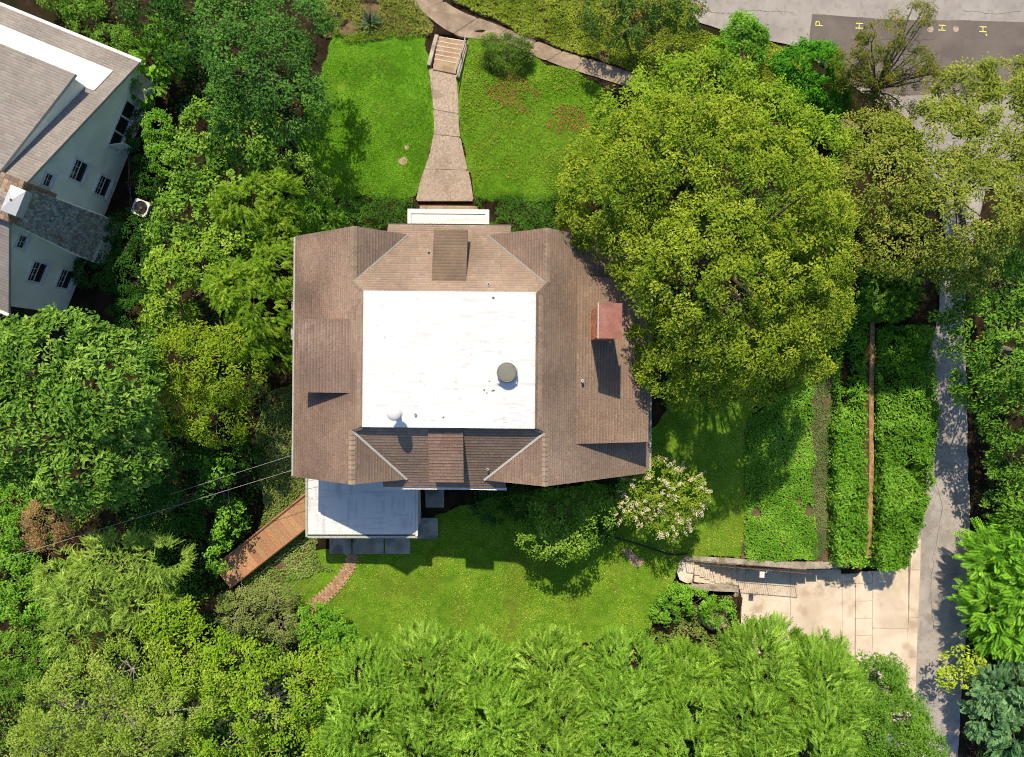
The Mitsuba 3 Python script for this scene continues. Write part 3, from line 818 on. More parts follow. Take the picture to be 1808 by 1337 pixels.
# deck of overlapping membrane sheets
dk = part(hs, 'roof_deck', HM(box(dW, dE, -2.02, 3.60, 7.30, 7.50)), 'white_paint', label='bright white flat membrane roof deck')
ys_ = np.linspace(3.62, -2.06, 7)
for i in range(6):
    v, f = box(dW - .01, dE + .01, ys_[i + 1] - .03, ys_[i], 7.5, 7.56)
    v[(v[:, 2] > 7.53) & (v[:, 1] < ys_[i + 1]), 2] -= .0
    v[(v[:, 2] > 7.53) & (v[:, 1] < ys_[i + 1]), 2] += .007
    v[v[:, 2] > 7.5, 2] += .002 * i % .003
    part(dk, 'membrane_sheet', HM((v, f)), 'membrane')
part(dk, 'shaded_edge_fascia', HM(box(dW, dE, -2.10, -2.055, 7.31, 7.54)), 'dark_gutter')  # fascia coloured near-black to stand for the shadow band below the deck edge
for (u, v, s) in ((871, 526, .09), (855, 689, .07), (860, 694, .045), (871, 691, .1), (864, 673, .05), (742, 673, .04), (783, 737, .06), (879, 677, .05), (850, 603, .03), (832, 626, .03)):
    p = P(u, v, 7.58)
    n = 7
    ang = np.sort(rng.uniform(0, 2 * np.pi, n))
    rr = s * rng.uniform(.5, 1, n)
    part(dk, 'tar_patch', prism(np.c_[p[0] + rr * np.cos(ang), p[1] + rr * np.sin(ang) * .7], 7.592, 7.55), 'tar')
# roof fan
fan = thing('roof_fan', 'grey round exhaust fan drum on the white roof deck', 'exhaust fan')
fp = P(895, 658, 7.9)
part(fan, 'curb', place(box(-.40, .40, -.40, .40, 7.55, 7.72), TH, (fp[0] + .03, fp[1] - .06, 0)), 'white_paint')
part(fan, 'drum', place(lathe([(.36, 7.70), (.40, 7.74), (.40, 8.0), (.385, 8.03), (.36, 8.02), (.33, 8.04), (0, 8.05)], 36), 0, (fp[0], fp[1], 0)), 'grey_drum', smooth=30)
part(fan, 'rim', place(lathe([(.40, 7.92), (.425, 7.925), (.425, 7.955), (.40, 7.96)], 36), 0, (fp[0], fp[1], 0)), 'grey_drum', smooth=30)
# mushroom vent
vt = thing('mushroom_vent', 'white capped vent pipe near the back edge of the roof deck', 'roof vent')
vp = P(696, 730, 8.4)
part(vt, 'pipe', place(lathe([(.2, 7.55), (.2, 7.62), (.13, 7.66), (.13, 8.45)], 20), 0, (vp[0], vp[1], 0)), 'vent_white', smooth=30)
part(vt, 'cap', place(lathe([(.12, 8.40), (.27, 8.42), (.30, 8.46), (.29, 8.50), (.23, 8.56), (.12, 8.60), (0, 8.61)], 28), 0, (vp[0], vp[1], 0)), 'vent_white', smooth=40)
for (u, v, z, h, r, lb) in ((756, 443, 6.2, .22, .05, 'small vent pipe on the front roof slope left of the narrow dormer'), (862.5, 502, 7.1, .3, .07, 'open vent pipe on the front roof slope just above the white deck'),
                            (1029, 673, 5.9, .32, .06, 'vent pipe on the right roof slope below the chimney'), (861, 829, 5.8, .32, .05, 'vent pipe on the back roof slope beside the valley'),
                            (733, 732, 7.55, .14, .05, 'short vent stub on the white roof deck beside the mushroom vent')):
    p = P(u, v, z + h)
    k = thing('vent_pipe', lb, 'vent pipe', 'vent pipes on the roof')
    part(k, 'pipe', place(lathe([(r, z - .25), (r, z + h), (r * .72, z + h), (r * .72, z + h - .12), (0, z + h - .12)], 14), 0, (p[0], p[1], 0)), 'vent_white', smooth=30)
    part(k, 'collar', place(lathe([(r * 2.0, z - .1), (r * 1.4, z + .03), (r, z + .05)], 14), 0, (p[0], p[1], 0)), 'flashing', smooth=30)

# chimney: courses of bricks, corbel, metal lid
CB = np.array([.42, .17, .09])


def brick_stack(cx, cy, wx, wy, z0, z1, r, col, course=.076, bl=.21):
    ms, cs = [], []
    for i, z in enumerate(np.arange(z0, z1, course)):
        for (ax, L, other) in ((0, wx, wy), (1, wy, wx)):
            for s in (-1, 1):
                x = -L / 2 + (bl / 2 if i % 2 else 0) * 0
                off = (i % 2) * bl / 2
                e = np.unique(np.clip(np.r_[-L / 2, np.arange(-L / 2 + off, L / 2, bl), L / 2], -L / 2, L / 2))
                for a, b in zip(e[:-1], e[1:]):
                    if b - a < .03:
                        continue
                    pr = r.uniform(.0, .012)
                    q0, q1 = (other / 2 - .06) , other / 2 + pr
                    lo, hi = sorted((s * q0, s * q1))
                    m = box(a + .005, b - .005, lo, hi, z + .005, z + course - .005) if ax == 0 else box(lo, hi, a + .005, b - .005, z + .005, z + course - .005)
                    ms.append(m)
                    cs.append(np.repeat((np.array(col) * r.uniform(.6, 1.35) * (1 + r.normal(0, .05, 3)))[None], 8, 0))
    m = cat(*ms)
    return (m[0] + [cx, cy, 0], m[1]), np.clip(np.vstack(cs), .01, .9)


ch = part(hs, 'chimney', HM(box(3.52, 4.33, 1.75, 3.0, 4.8, 8.45)), 'cap_rust', label='red brick chimney with a rusty metal lid')
bm, bc = brick_stack(3.925, 2.375, .86, 1.30, 5.0, 8.45, rng, CB)
part(ch, 'brick_field', HM(bm), 'brick', kind='stuff', color=bc)
part(ch, 'lid', HM(cat(box(3.46, 4.43, 1.66, 3.09, 8.46, 8.52), box(3.455, 4.405, 1.655, 1.70, 8.52, 8.56))), 'cap_rust')
part(ch, 'lid_edge', HM(box(3.44, 3.475, 1.65, 3.10, 8.45, 8.565)), 'flashing')
part(ch, 'chimney_flashing', HM(box(3.42, 4.43, 1.65, 3.1, 4.9, 5.45)), 'flashing')

# walls under the eaves
prof = [(-9.35, -2.5), (-9.35, 5.0), (-6.765, 6.85), (-5.2, 5.45), (-.4, 5.35), (1.435, 6.85), (6.2, 2.75), (6.2, -2.8)]
v, f = prism([(x, z) for x, z in prof][::-1] if not Polygon(prof).exterior.is_ccw else prof, 1.0, 0.0)
wv = np.c_[v[:, 0], 5.95 - v[:, 2] * 10.1, v[:, 1]]
part(hs, 'wall', HM((wv, f)), 'house_wall')
# gutters
part(hs, 'gutter', HM(box(XW - .1, XW + .02, yS + .02, yN - .02, 4.80, 4.93)), 'gutter_metal')
part(hs, 'gutter', HM(box(XE - .02, XE + .1, yS + .02, yN, 2.45, 2.60)), 'gutter_metal')
part(hs, 'gutter', HM(box(-5.68, -.095, NEY - .01, NEY + .07, 5.10, 5.24)), 'dark_gutter')
part(hs, 'gutter', HM(box(-5.80, -.19, SEY - .11, SEY, 5.11, 5.25)), 'white_paint')
# bay on the left wall
by = part(hs, 'bay', HM(prism([(-9.3, 1.55), (-10.2, 1.85), (-10.2, 4.0), (-9.3, 4.35)], 3.9, -.6)), 'house_wall')
part(by, 'roof', HM(prism([(-9.2, 1.45), (-10.42, 1.75), (-10.42, 4.1), (-9.2, 4.45)], lambda x, y: 4.35 + .25 * (np.asarray(x) + 9.2), 3.92)), 'fascia')
# front porch roof
fpz = 2.9
s = (H - fpz) / F
x0, x1, y1 = -187 * s, -46 * s, 297.5 * s
pf = part(hs, 'front_porch_roof', HM(box(x0 + .08, x1 + .0, 5.9, y1 - .02, fpz - .35, fpz - .02)), 'white_paint', label='small white flat roof over the front door')
part(pf, 'membrane', HM(box(x0 + .2, x1 - .12, 5.9, y1 - .24, fpz - .02, fpz + .004)), 'membrane')
part(pf, 'rim', HM(cat(box(x0, x1 + .08, y1 - .22, y1, fpz - .36, fpz + .05), box(x0, x0 + .18, 5.9, y1 - .22, fpz - .36, fpz + .05), box(x1 - .1, x1 + .08, 5.9, y1 - .22, fpz - .36, fpz + .05))), 'white_paint')
for x in (x0 + .3, x1 - .25):
    part(hs, 'porch_column', HM(box(x - .12, x + .12, y1 - .5, y1 - .26, -.2, fpz - .36)), 'white_paint')
part(hs, 'porch_step', HM(box(-4.95, -1.85, 8.6, 9.08, -.3, .16)), 'step_stone')
part(hs, 'porch_floor', HM(box(-5.0, -1.5, 5.9, 8.6, -.3, .3)), 'step_stone')
# back porch
bz = 2.0
s = (H - bz) / F
bx0, bx1, by0 = -363 * s, -167 * s, -279.5 * s
pb = part(hs, 'back_porch', box(bx0 + .35, bx1 - .15, by0 + .3, -4.15, -.9, bz - .25), 'house_wall', label='lean-to back porch with a stained white flat roof')
part(pb, 'roof', box(bx0, bx1, by0, -4.2, bz - .25, bz), 'fascia')
part(pb, 'membrane', box(bx0 + .1, bx1 - .1, by0 + .13, -4.2, bz, bz + .012), 'porch_membrane')
part(pb, 'gutter', cat(box(bx0 - .04, bx0 + .07, by0, -4.2, bz - .2, bz + .04), box(bx0 + .07, bx1, by0 - .06, by0 + .05, bz - .2, bz + .03)), 'gutter_metal')
part(pb, 'roof_edge', cat(box(bx1 - .08, bx1 + .02, by0 + .05, -4.2, bz - .2, bz + .05)), 'white_paint')
part(pb, 'drip_edge', box(bx0 + .07, bx1 - .12, by0 + .06, by0 + .11, bz, bz + .03), 'dark_gutter')

# ------------------------------------------------------------------ neighbour's house at the left
nh = thing('stucco_house', 'pale green stucco house with grey shingle roof at the left edge', 'house')
NV, TV, D0 = np.array([.926, -.378]), np.array([-.378, -.926]), -23.87


def LW(u, v, off=0.0):
    """the point seen at u, v on the gable wall plane (pushed out by off)"""
    D = (D0 + off) * F / ((u - 904) * NV[0] + (668.5 - v) * NV[1])
    return P(u, v, H - D)


def L3(s, o, z):
    """frame of the gable wall: s along it to the south, o out of it"""
    q = TV * s + NV * (D0 + o)
    return [q[0], q[1], z]


def LM(m):
    v = np.array(m[0])
    return np.array([L3(a, b, c) for a, b, c in v]), m[1][:, ::-1]


SA, ZA, SN, SS, K = 1.13, 5.9, -7.75, 6.25, .5
BK = -16.0                       # how far the house runs to the west
zr = lambda s: ZA - K * np.abs(np.asarray(s) - SA)
ghost = [(SN + .35, -3), (SN + .35, zr(SN + .35) - .2), (SA, ZA - .2), (SS - .3, zr(SS - .3) - .2), (SS - .3, -3)]
v, f = prism(ghost[::-1] if not Polygon(ghost).exterior.is_ccw else ghost, 0.0, BK)
part(nh, 'wall', LM((np.c_[v[:, 0], v[:, 2], v[:, 1]], f[:, ::-1])), 'stucco')


def lplane(s0, s1, o0, o1, z0, z1, tone, seed, parent, thick=.14, w=.3, expo=.16, mat='shingle', stain=.25, holes=None):
    """a shingled slope between s0 (lower, height z0) and s1 (upper, height z1)"""
    A = np.array([L3(s0, o0, 0)[:2], L3(s1, o0, 0)[:2], L3(s1, o1, 0)[:2], L3(s0, o1, 0)[:2]])
    upd = (A[1] - A[0]) / np.linalg.norm(A[1] - A[0])
    g = (z1 - z0) / abs(s1 - s0)
    b, c = upd * g
    a = z0 - b * A[0][0] - c * A[0][1]
    fz = lambda x, y: a + b * np.asarray(x) + c * np.asarray(y)
    part(parent, 'roof', prism(A, lambda x, y: fz(x, y) - .006, lambda x, y: fz(x, y) - thick), 'fascia')
    pg = Polygon(A)
    vis = Polygon([P(u, v, 3)[:2] for u, v in [(-60, -40), (300, -40), (300, 700), (-60, 700)]])
    pg = pg.intersection(vis)
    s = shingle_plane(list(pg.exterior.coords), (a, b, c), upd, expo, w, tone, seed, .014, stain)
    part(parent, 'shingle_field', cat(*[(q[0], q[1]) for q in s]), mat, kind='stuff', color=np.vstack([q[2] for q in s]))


GT = (.30, .28, .265)
lplane(SN, SA, .3, BK, zr(SN), ZA, GT, 71, nh)
lplane(SS, SA, .3, BK, zr(SS), ZA, GT, 72, nh)
# dormer roof and its cheek
DF = -5.56
dz0 = zr(DF) + 1.1
dmk = part(nh, 'dormer', LM(prism([(DF + .2, BK), (SA - .8, BK), (SA - .8, -.9), (DF + .2, -.9)], lambda s, o: dz0 + .345 * (s - DF) - .12, lambda s, o: zr(s) - .3)), 'stucco', label='long shed dormer with a grey shingle roof')
A0, A1 = DF, SA - .25
lplane(A0, A1, -.82, BK, dz0, dz0 + .345 * (A1 - A0), GT, 73, dmk)
# white membrane apron below the dormer
zz = lambda s: zr(s) + .05
part(nh, 'white_apron', LM(prism([(DF - 1.15, BK), (DF + .25, BK), (DF + .25, -.4), (DF - 1.15, -.4)], lambda s, o: zr(s) + .06, lambda s, o: zr(s) - .05)), 'white_paint')
part(nh, 'gutter', LM(box(SN - .13, SN + .02, BK, .34, zr(SN) - .12, zr(SN) + .03)), 'white_paint')
part(nh, 'gutter', LM(box(SS - .02, SS + .13, BK, .34, zr(SS) - .12, zr(SS) + .03)), 'white_paint')


def sw(p):
    return float(p[:2] @ TV), float(p[2])


def window(u, v, w, h, parent, cols=3, rows=2, style='sash', z=None):
    s0, z0 = sw(LW(u, v, .03))
    fw = .085
    fr = part(parent, 'window', LM(cat(box(s0 - w / 2, s0 + w / 2, -.02, .08, z0 - h / 2, z0 - h / 2 + fw), box(s0 - w / 2, s0 + w / 2, -.02, .08, z0 + h / 2 - fw, z0 + h / 2),
                                      box(s0 - w / 2, s0 - w / 2 + fw, -.02, .05, z0 - h / 2 + fw, z0 + h / 2 - fw), box(s0 + w / 2 - fw, s0 + w / 2, -.02, .05, z0 - h / 2 + fw, z0 + h / 2 - fw))), 'white_paint')
    part(fr, 'sill', LM(box(s0 - w / 2 - .06, s0 + w / 2 + .06, -.01, .12, z0 - h / 2 - .07, z0 - h / 2)), 'white_paint')
    part(fr, 'pane', LM(box(s0 - w / 2 + fw, s0 + w / 2 - fw, -.02, .006, z0 - h / 2 + fw, z0 + h / 2 - fw)), 'pane_glass')
    ms = []
    iw, lo, hi = w - 2 * fw, z0 - h / 2 + fw, z0 + h / 2 - fw
    if style == 'sash':
        mid = (lo + hi) / 2
        ms.append(box(s0 - iw / 2, s0 + iw / 2, .006, .03, mid - .02, mid + .02))
        a, b = mid, hi
    else:
        a, b = lo, hi
    for i in range(1, cols):
        x = s0 - iw / 2 + iw * i / cols
        ms.append(box(x - .011, x + .011, .006, .022, a, b))
    for j in range(1, rows):
        zc = a + (b - a) * j / rows
        ms.append(box(s0 - iw / 2, s0 + iw / 2, .007, .020, zc - .011, zc + .011))
    part(fr, 'muntins', LM(cat(*ms)), 'white_paint')
    return fr


for (u, v) in ((139, 302), (182, 329), (66, 481), (115, 493)):
    window(u, v, 1.12, 1.12, nh)
window(84, 318, .74, .62, nh, 2, 2, 'fixed')
window(38, 427, .74, .62, nh, 2, 2, 'fixed')
s0, z0 = sw(LW(216, 222, .03))
tw = part(nh, 'triple_window', LM(cat(box(s0 - 1.32, s0 + 1.32, -.02, .06, z0 - .5, z0 - .42), box(s0 - 1.32, s0 + 1.32, -.02, .06, z0 + .42, z0 + .5), *[box(s0 + x - .045, s0 + x + .045, -.02, .058, z0 - .42, z0 + .42) for x in (-1.275, -.43, .43, 1.275)])), 'white_paint')
for x in (-.85, 0, .85):
    part(tw, 'pane', LM(box(s0 + x - .39, s0 + x + .39, -.02, .01, z0 - .42, z0 + .42)), 'pane_glass')
part(tw, 'sill', LM(box(s0 - 1.38, s0 + 1.38, -.01, .14, z0 - .58, z0 - .5)), 'white_paint')
cm = box(0, .76, -.02, .02, z0 - .42, z0 + .42)
cs_ = place((np.array(cm[0]), cm[1]), math.radians(120), (s0 + 1.22, .07, 0))
part(tw, 'open_casement', LM(cs_), 'white_paint')
s0, z0 = sw(LW(211, 347, .03))
part(nh, 'door', LM(box(s0 - .5, s0 + .5, -.02, .06, z0 - 1.0, z0 + .35)), 'white_paint')
# slate covered chimney shoulder
a, b, c_, d_ = LW(57, 335, .5), LW(31, 399, .5), LW(160, 462, 1.05), LW(194, 386, 1.05)
wa, wb, wc, wd = [np.array(L3(sw(q)[0], -.1, q[2])) for q in (a, b, c_, d_)]
lowr = np.array([0, 0, -.18])
part(nh, 'chimney_breast', (np.array([a, b, c_, d_, wa, wb, wc, wd, [*c_[:2], -3], [*d_[:2], -3], [*wc[:2], -3], [*wd[:2], -3]]) + lowr,
     np.array([[0, 1, 2], [0, 2, 3], [0, 4, 5], [0, 5, 1], [1, 5, 6], [1, 6, 2], [0, 3, 7], [0, 7, 4], [2, 8, 9], [2, 9, 3], [2, 6, 10], [2, 10, 8], [3, 9, 11], [3, 11, 7]])), 'stucco')
ms, cs_ = [], []
rows = 40
r = np.random.default_rng(5)
for i in range(rows):
    t0, t1 = i / rows, (i + 1) / rows
    n = 15 + i // 7
    ed = np.r_[0, np.sort((np.arange(1, n) + r.uniform(-.35, .35, n - 1)) / n), 1]
    for e0, e1 in zip(ed[:-1], ed[1:]):
        q = [(t0 - .01, e0 + .004), (t0 - .01, e1 - .004), (min(t1 + r.uniform(-.004, .012), 1.01), e1 - .004), (min(t1 + r.uniform(-.004, .012), 1.01), e0 + .004)]
        pts = [(a + (d_ - a) * t) * (1 - e) + (b + (c_ - b) * t) * e for t, e in q]
        nrm = unit(np.cross(b - a, d_ - a))
        nrm = nrm if nrm[2] > 0 else -nrm
        lf = r.uniform(.02, .045)
        pts[0], pts[1] = pts[0] + nrm * .004, pts[1] + nrm * .004
        pts[2], pts[3] = pts[2] + nrm * lf, pts[3] + nrm * lf
        v = np.vstack([pts, np.array(pts) - nrm * .06])
        ms.append((v, np.array([[0, 2, 1], [0, 3, 2], [0, 1, 5], [0, 5, 4], [1, 2, 6], [1, 6, 5], [2, 3, 7], [2, 7, 6], [3, 0, 4], [3, 4, 7]])))
        col = np.array([.36, .375, .33]) * r.uniform(.5, 1.45) * (1 + r.normal(0, .06, 3))
        if r.uniform() < .06:
            col = np.array([.3, .2, .12])
        cs_.append(np.repeat(col[None], 8, 0))
part(nh, 'slate_field', cat(*ms), 'slate', kind='stuff', color=np.clip(np.vstack(cs_), .01, .9))
# brick chimney with a metal hood
cc = P(34, 358, 5.7)
s0 = float(cc[:2] @ TV)
o0 = float(cc[:2] @ NV) - D0
v, f = box(s0 - .95, s0 + .95, -.6, .38, 3.0, 5.72)
ck = part(nh, 'chimney', LM((v, f)), 'stucco')
bm, bc = brick_stack(s0, -.08, 1.96, 1.12, 3.6, 5.72, rng, (.36, .25, .16))
v2, c2 = bm, bc
part(ck, 'brick_field', LM(v2), 'brick', kind='stuff', color=c2)
ms = []
cs_ = []
for i in range(9):
    for j in range(5):
        ms.append(box(s0 - .98 + i * .218, s0 - .98 + i * .218 + .207, -.64 + j * .224, -.64 + j * .224 + .212, 5.70, 5.75 + rng.uniform(0, .015)))
        cs_.append(np.repeat((np.array([.38, .29, .21]) * rng.uniform(.5, 1.2))[None], 8, 0))
part(ck, 'crown_brick_field', LM(cat(*ms)), 'brick', kind='stuff', color=np.vstack(cs_))
hc = P(20, 353, 6.3)
hs0, ho0 = float(hc[:2] @ TV), float(hc[:2] @ NV) - D0
part(ck, 'hood', LM((np.array([[hs0 - .6, ho0 - .36, 6.18], [hs0 + .6, ho0 - .36, 6.18], [hs0 + .6, ho0 + .36, 6.18], [hs0 - .6, ho0 + .36, 6.18], [hs0, ho0, 6.32], [hs0 - .6, ho0 - .36, 5.75], [hs0 + .6, ho0 - .36, 5.75], [hs0 + .6, ho0 + .36, 5.75], [hs0 - .6, ho0 + .36, 5.75]]),
     np.array([[0, 1, 4], [1, 2, 4], [2, 3, 4], [3, 0, 4], [0, 5, 6], [0, 6, 1], [1, 6, 7], [1, 7, 2], [2, 7, 8], [2, 8, 3], [3, 8, 5], [3, 5, 0]]))), 'zinc')
part(ck, 'hood_knob', LM((lambda m: (m[0] + [hs0, ho0, 6.31], m[1]))(lathe([(.05, 0), (.05, .03), (0, .04)], 10))), 'dark_metal')
# small slate hood of the bay by the far corner
q = [LW(228, 162, .0), LW(254, 181, .75), LW(259, 160, .8), LW(240, 140, .05)]
q = [np.array(x) for x in q]
bot = [x - [0, 0, .12] for x in q]
part(nh, 'bay_roof', (np.array(q + bot), np.array([[0, 1, 2], [0, 2, 3], [0, 4, 5], [0, 5, 1], [1, 5, 6], [1, 6, 2], [2, 6, 7], [2, 7, 3], [3, 7, 4], [3, 4, 0], [4, 6, 5], [4, 7, 6]])), 'grey_concrete')
# the sunk terrace below the south eave and its lamp-like white object
# AC condenser
ac = thing('air_conditioner', 'square white air conditioner unit with a black fan grille beside the stucco house', 'air conditioner')
ap = G(248, 367, .75)
az = float(ap[2]) - .75
rr = Polygon([(-.42, -.42), (.42, -.42), (.42, .42), (-.42, .42)]).buffer(-.12).buffer(.12)
ring = rr.difference(Point(0, 0).buffer(.37))
part(ac, 'casing', place(prism(rr, .68, 0.0), -.35, (ap[0], ap[1], az)), 'grey_drum')
part(ac, 'top_frame', place(prism(ring, .76, .68), -.35, (ap[0], ap[1], az)), 'vent_white')
part(ac, 'fan_grille', place(cat(lathe([(.33, .69), (0, .69)][::-1], 24), *[(lambda m: m)(lathe([(q_ + .008, .735), (q_ + .008, .75), (q_ - .008, .75), (q_ - .008, .735)], 24)) for q_ in (.1, .16, .22, .28)]), 0, (ap[0], ap[1], az)), 'black')
part(ac, 'fan_hub', place(lathe([(.08, .70), (.08, .752), (0, .756)], 16), 0, (ap[0], ap[1], az)), 'dark_metal')

# ------------------------------------------------------------------ wires and hose
def wire(a, b, sag, name, label, c, r=.011):
    t = np.linspace(0, 1, 24)[:, None]
    pts = a + (b - a) * t - np.array([0, 0, 1.0]) * sag * 4 * t * (1 - t)
    return single(name, tube(pts, r, 5), 'rail_metal', label, c, 'overhead wires at the left')


wire(np.array([*P(-60, 1008, 2.6)[:2], 2.6]), np.array([*P(540, 823, 3.6)[:2], 3.6]), .15, 'overhead_wire', 'long overhead wire from the left edge to the house corner', 'wire')
wire(np.array([*P(300, 873, 3.4)[:2], 3.4]), np.array([*P(525, 801, 4.0)[:2], 4.0]), .1, 'overhead_wire', 'short overhead wire in the dark gap beside the ivy, above the long wire', 'wire', .009)
single('garden_hose', tube([G(u, v, .13) for u, v in [(1040, 930), (1062, 945), (1090, 950), (1120, 958), (1150, 968), (1180, 978), (1200, 979), (1214, 977)]], .05, 7), 'black', 'black hose lying on the lawn below the flowering shrub', 'hose', smooth=40)

# ------------------------------------------------------------------ foliage
def leaf_mesh(p, n, d, L, W, col, fold=.25):
    """diamond leaves with a fold along the midrib: centres p, normals n, directions d (N x 3), lengths L, widths W (N), colours (N x 3)"""
    d = unit(d - n * (d * n).sum(1, keepdims=True))
    s = np.cross(n, d)
    L, W = np.broadcast_to(L, len(p))[:, None], np.broadcast_to(W, len(p))[:, None]
    b, t = p - d * L * .5, p + d * L * .5 - n * L * .12
    l, r = p + s * W * .5 + n * W * fold, p - s * W * .5 + n * W * fold
    v = np.stack([b, r, t, l], 1).reshape(-1, 3)
    k = np.arange(len(p))[:, None] * 4
    f = np.stack([k + [0, 1, 2], k + [0, 2, 3]], 1).reshape(-1, 3)
    return v, f, np.repeat(col, 4, 0)


def frond_mesh(b, d, n, L, pairs, ll, lw, ang, col, droop=.15, shape='conifer', tip=.25):
    """feathery sprays: an axis with pairs of leaflets"""
    N = len(b)
    d = unit(d)
    n = unit(n - d * (n * d).sum(1, keepdims=True))
    s = np.cross(n, d)
    L = np.broadcast_to(L, N)[:, None]
    vs, fs, k = [], [], 0
    down = np.array([0, 0, -1.0])
    base = np.arange(N)[:, None]

    def add(pts):
        nonlocal k
        vs.append(np.stack(pts, 1))
        k += len(pts)
    tri = []
    e = b + d * L + down * droop * L
    add([b - s * lw * .25, b + s * lw * .25, e])
    tri.append([0, 1, 2])
    for j in range(pairs):
        t = (j + .5) / pairs
        q = b + d * L * t + down * droop * L * t * t
        size = ll * ((1 - t) ** .6 * (.55 + .45 * min(1, t * 4)) + tip * t) if shape == 'conifer' else ll * min(1, .5 + 1.6 * t, .45 + 1.9 * (1 - t))
        for sg in (-1, 1):
            a = ang * (1 - .35 * t)
            ld = d * math.cos(a) + s * sg * math.sin(a) - n * .18
            if shape == 'conifer':
                i0 = k
                add([q - d * lw * .5, q + d * lw * .5, q + ld * size])
                tri.append([i0, i0 + 1, i0 + 2])
            else:
                i0 = k
                sd = d * .5 - s * sg * .2
                m = q + ld * size * .45
                add([q, m - sd * lw, q + ld * size, m + sd * lw])
                tri += [[i0, i0 + 1, i0 + 2], [i0, i0 + 2, i0 + 3]]
    v = np.concatenate(vs, 1).reshape(-1, 3)
    f = (np.array(tri)[None] + base[:, :, None] * k).reshape(-1, 3)
    return v, f, np.repeat(col, k, 0)


def rdir(r, n):
    return unit(r.normal(size=(n, 3)))


def lobes_px(lobes):
    """(u, v, z, half width px, half height px, half depth m) -> centres and radii in metres"""
    C, R = [], []
    for (u, v, z, a, b, c) in lobes:
        s = (H - z) / F
        C.append(P(u, v, z))
        R.append([a * s, b * s, c])
    return np.array(C), np.array(R)


def clump_points(r, C, R, cr, dens, low=-.25, shell=.2):
    """points spread over the upper skins of the lobes"""
    pts, outs = [], []
    for i, (c, q) in enumerate(zip(C, R)):
        n = max(3, int(DENSE * dens * 2.2 * q[0] * q[1] / cr ** 2))
        d = rdir(r, n * 3)
        d = d[d[:, 2] > low][:n]
        fac = 1 - shell * r.uniform(0, 1, (len(d), 1)) ** 1.5
        nz = meshkit.fbm(d * 2.1 + i * 7.7, 3)[:, None]
        p = c + d * q * fac * (.82 + .36 * nz)
        o = unit(d / q)
        keep = np.ones(len(p), bool)
        for j, (c2, q2) in enumerate(zip(C, R)):
            if j != i:
                keep &= (((p - c2) / q2) ** 2).sum(1) > .5
        pts.append(p[keep])
        outs.append(o[keep])
    return np.vstack(pts), np.vstack(outs)


FOLIAGE, DENSE = 1.7, 1.6


def pal(r, cols, n, ct):
    """leaf colours between the palette's entries; ct: a number per leaf that is alike within a clump"""
    cols = np.array(cols, float)
    t = np.clip(ct * .6 + r.uniform(0, 1, n) * .4, 0, .9999) * (len(cols) - 1)
    i = t.astype(int)
    c = cols[i] + (cols[i + 1] - cols[i]) * (t - i)[:, None]
    return np.clip(c * FOLIAGE * r.uniform(.78, 1.22, (n, 1)), .003, .9)


def broad_crown(r, C, R, cr, dens, nl, L, W, cols, up=.9, flat=.65, low=-.25, shell=.25):
    p, o = clump_points(r, C, R, cr, dens, low, shell)
    n = len(p)
    rep = np.repeat(np.arange(n), nl)
    sz = (cr * r.uniform(.6, 1.35, n))[rep][:, None]
    off = rdir(r, len(rep)) * r.uniform(.15, 1, (len(rep), 1)) ** .6 * [1, 1, flat]
    q = p[rep] + off * sz
    nrm = unit(np.array([0, 0, up]) + .45 * o[rep] + .35 * unit(off) + .55 * rdir(r, len(rep)))
    d = off + .5 * o[rep] + .5 * rdir(r, len(rep))
    s = r.uniform(.7, 1.25, len(rep))
    return leaf_mesh(q, nrm, d, L * s, W * s, pal(r, cols, len(rep), r.uniform(0, 1, n)[rep])), p


def frond_crown(r, C, R, cr, dens, nl, L, pairs, ll, lw, ang, cols, droop, shape, lift=.3, low=-.25, up=.8, bias=(0, 0, 0), spread=.55):
    p, o = clump_points(r, C, R, cr, dens, low, .3)
    n = len(p)
    rep = np.repeat(np.arange(n), nl)
    m = len(rep)
    b = p[rep] + rdir(r, m) * (cr * .55)
    d = unit(o[rep] * [1, 1, .35] + [0, 0, lift] + spread * rdir(r, m) + np.array(bias))
    nn_ = unit(np.array([0, 0, up]) + .5 * o[rep] + .35 * rdir(r, m))
    s = r.uniform(.65, 1.25, m)
    return frond_mesh(b, d, nn_, L * s, pairs, ll, lw, ang, pal(r, cols, m, r.uniform(0, 1, n)[rep]), droop, shape), p


def limbs(r, base, C, R, p, trunk_r, nlimb, mat_r=.05, twigs=0):
    """a tapered trunk with curved limbs to some of the clumps"""
    top = C.mean(0)
    top[2] = (C[:, 2] - R[:, 2] * .2).mean()
    fork = base + (top - base) * .55
    ms = [tube([base - [0, 0, .3], base + [0, 0, .05], base + (fork - base) * .5 + r.normal(0, .08, 3) * [1, 1, 0], fork], [trunk_r * 1.35, trunk_r * 1.1, trunk_r * .9, trunk_r * .75], 9)]
    if len(p):
        pick = r.choice(len(p), min(nlimb, len(p)), replace=False)
        for i in pick:
            e = p[i]
            mid = fork + (e - fork) * .5 + [0, 0, .12 * np.linalg.norm(e - fork)] + r.normal(0, .15, 3)
            t = np.linspace(0, 1, 7)[:, None]
            q = (1 - t) ** 2 * fork + 2 * t * (1 - t) * mid + t ** 2 * e
            q[1:-1] += r.normal(0, .05, (5, 3))
            ms.append(tube(q, np.linspace(trunk_r * .36, .012, 7), 5, False))
            for _ in range(twigs):
                a = q[r.integers(3, 6)]
                ms.append(tube([a, a + rdir(r, 1)[0] * [.5, .5, .3] + [0, 0, .1], a + unit(e - fork) * r.uniform(.4, 1.0) + r.normal(0, .35, 3)], [.022, .014, .006], 4, False))
    return cat(*ms)


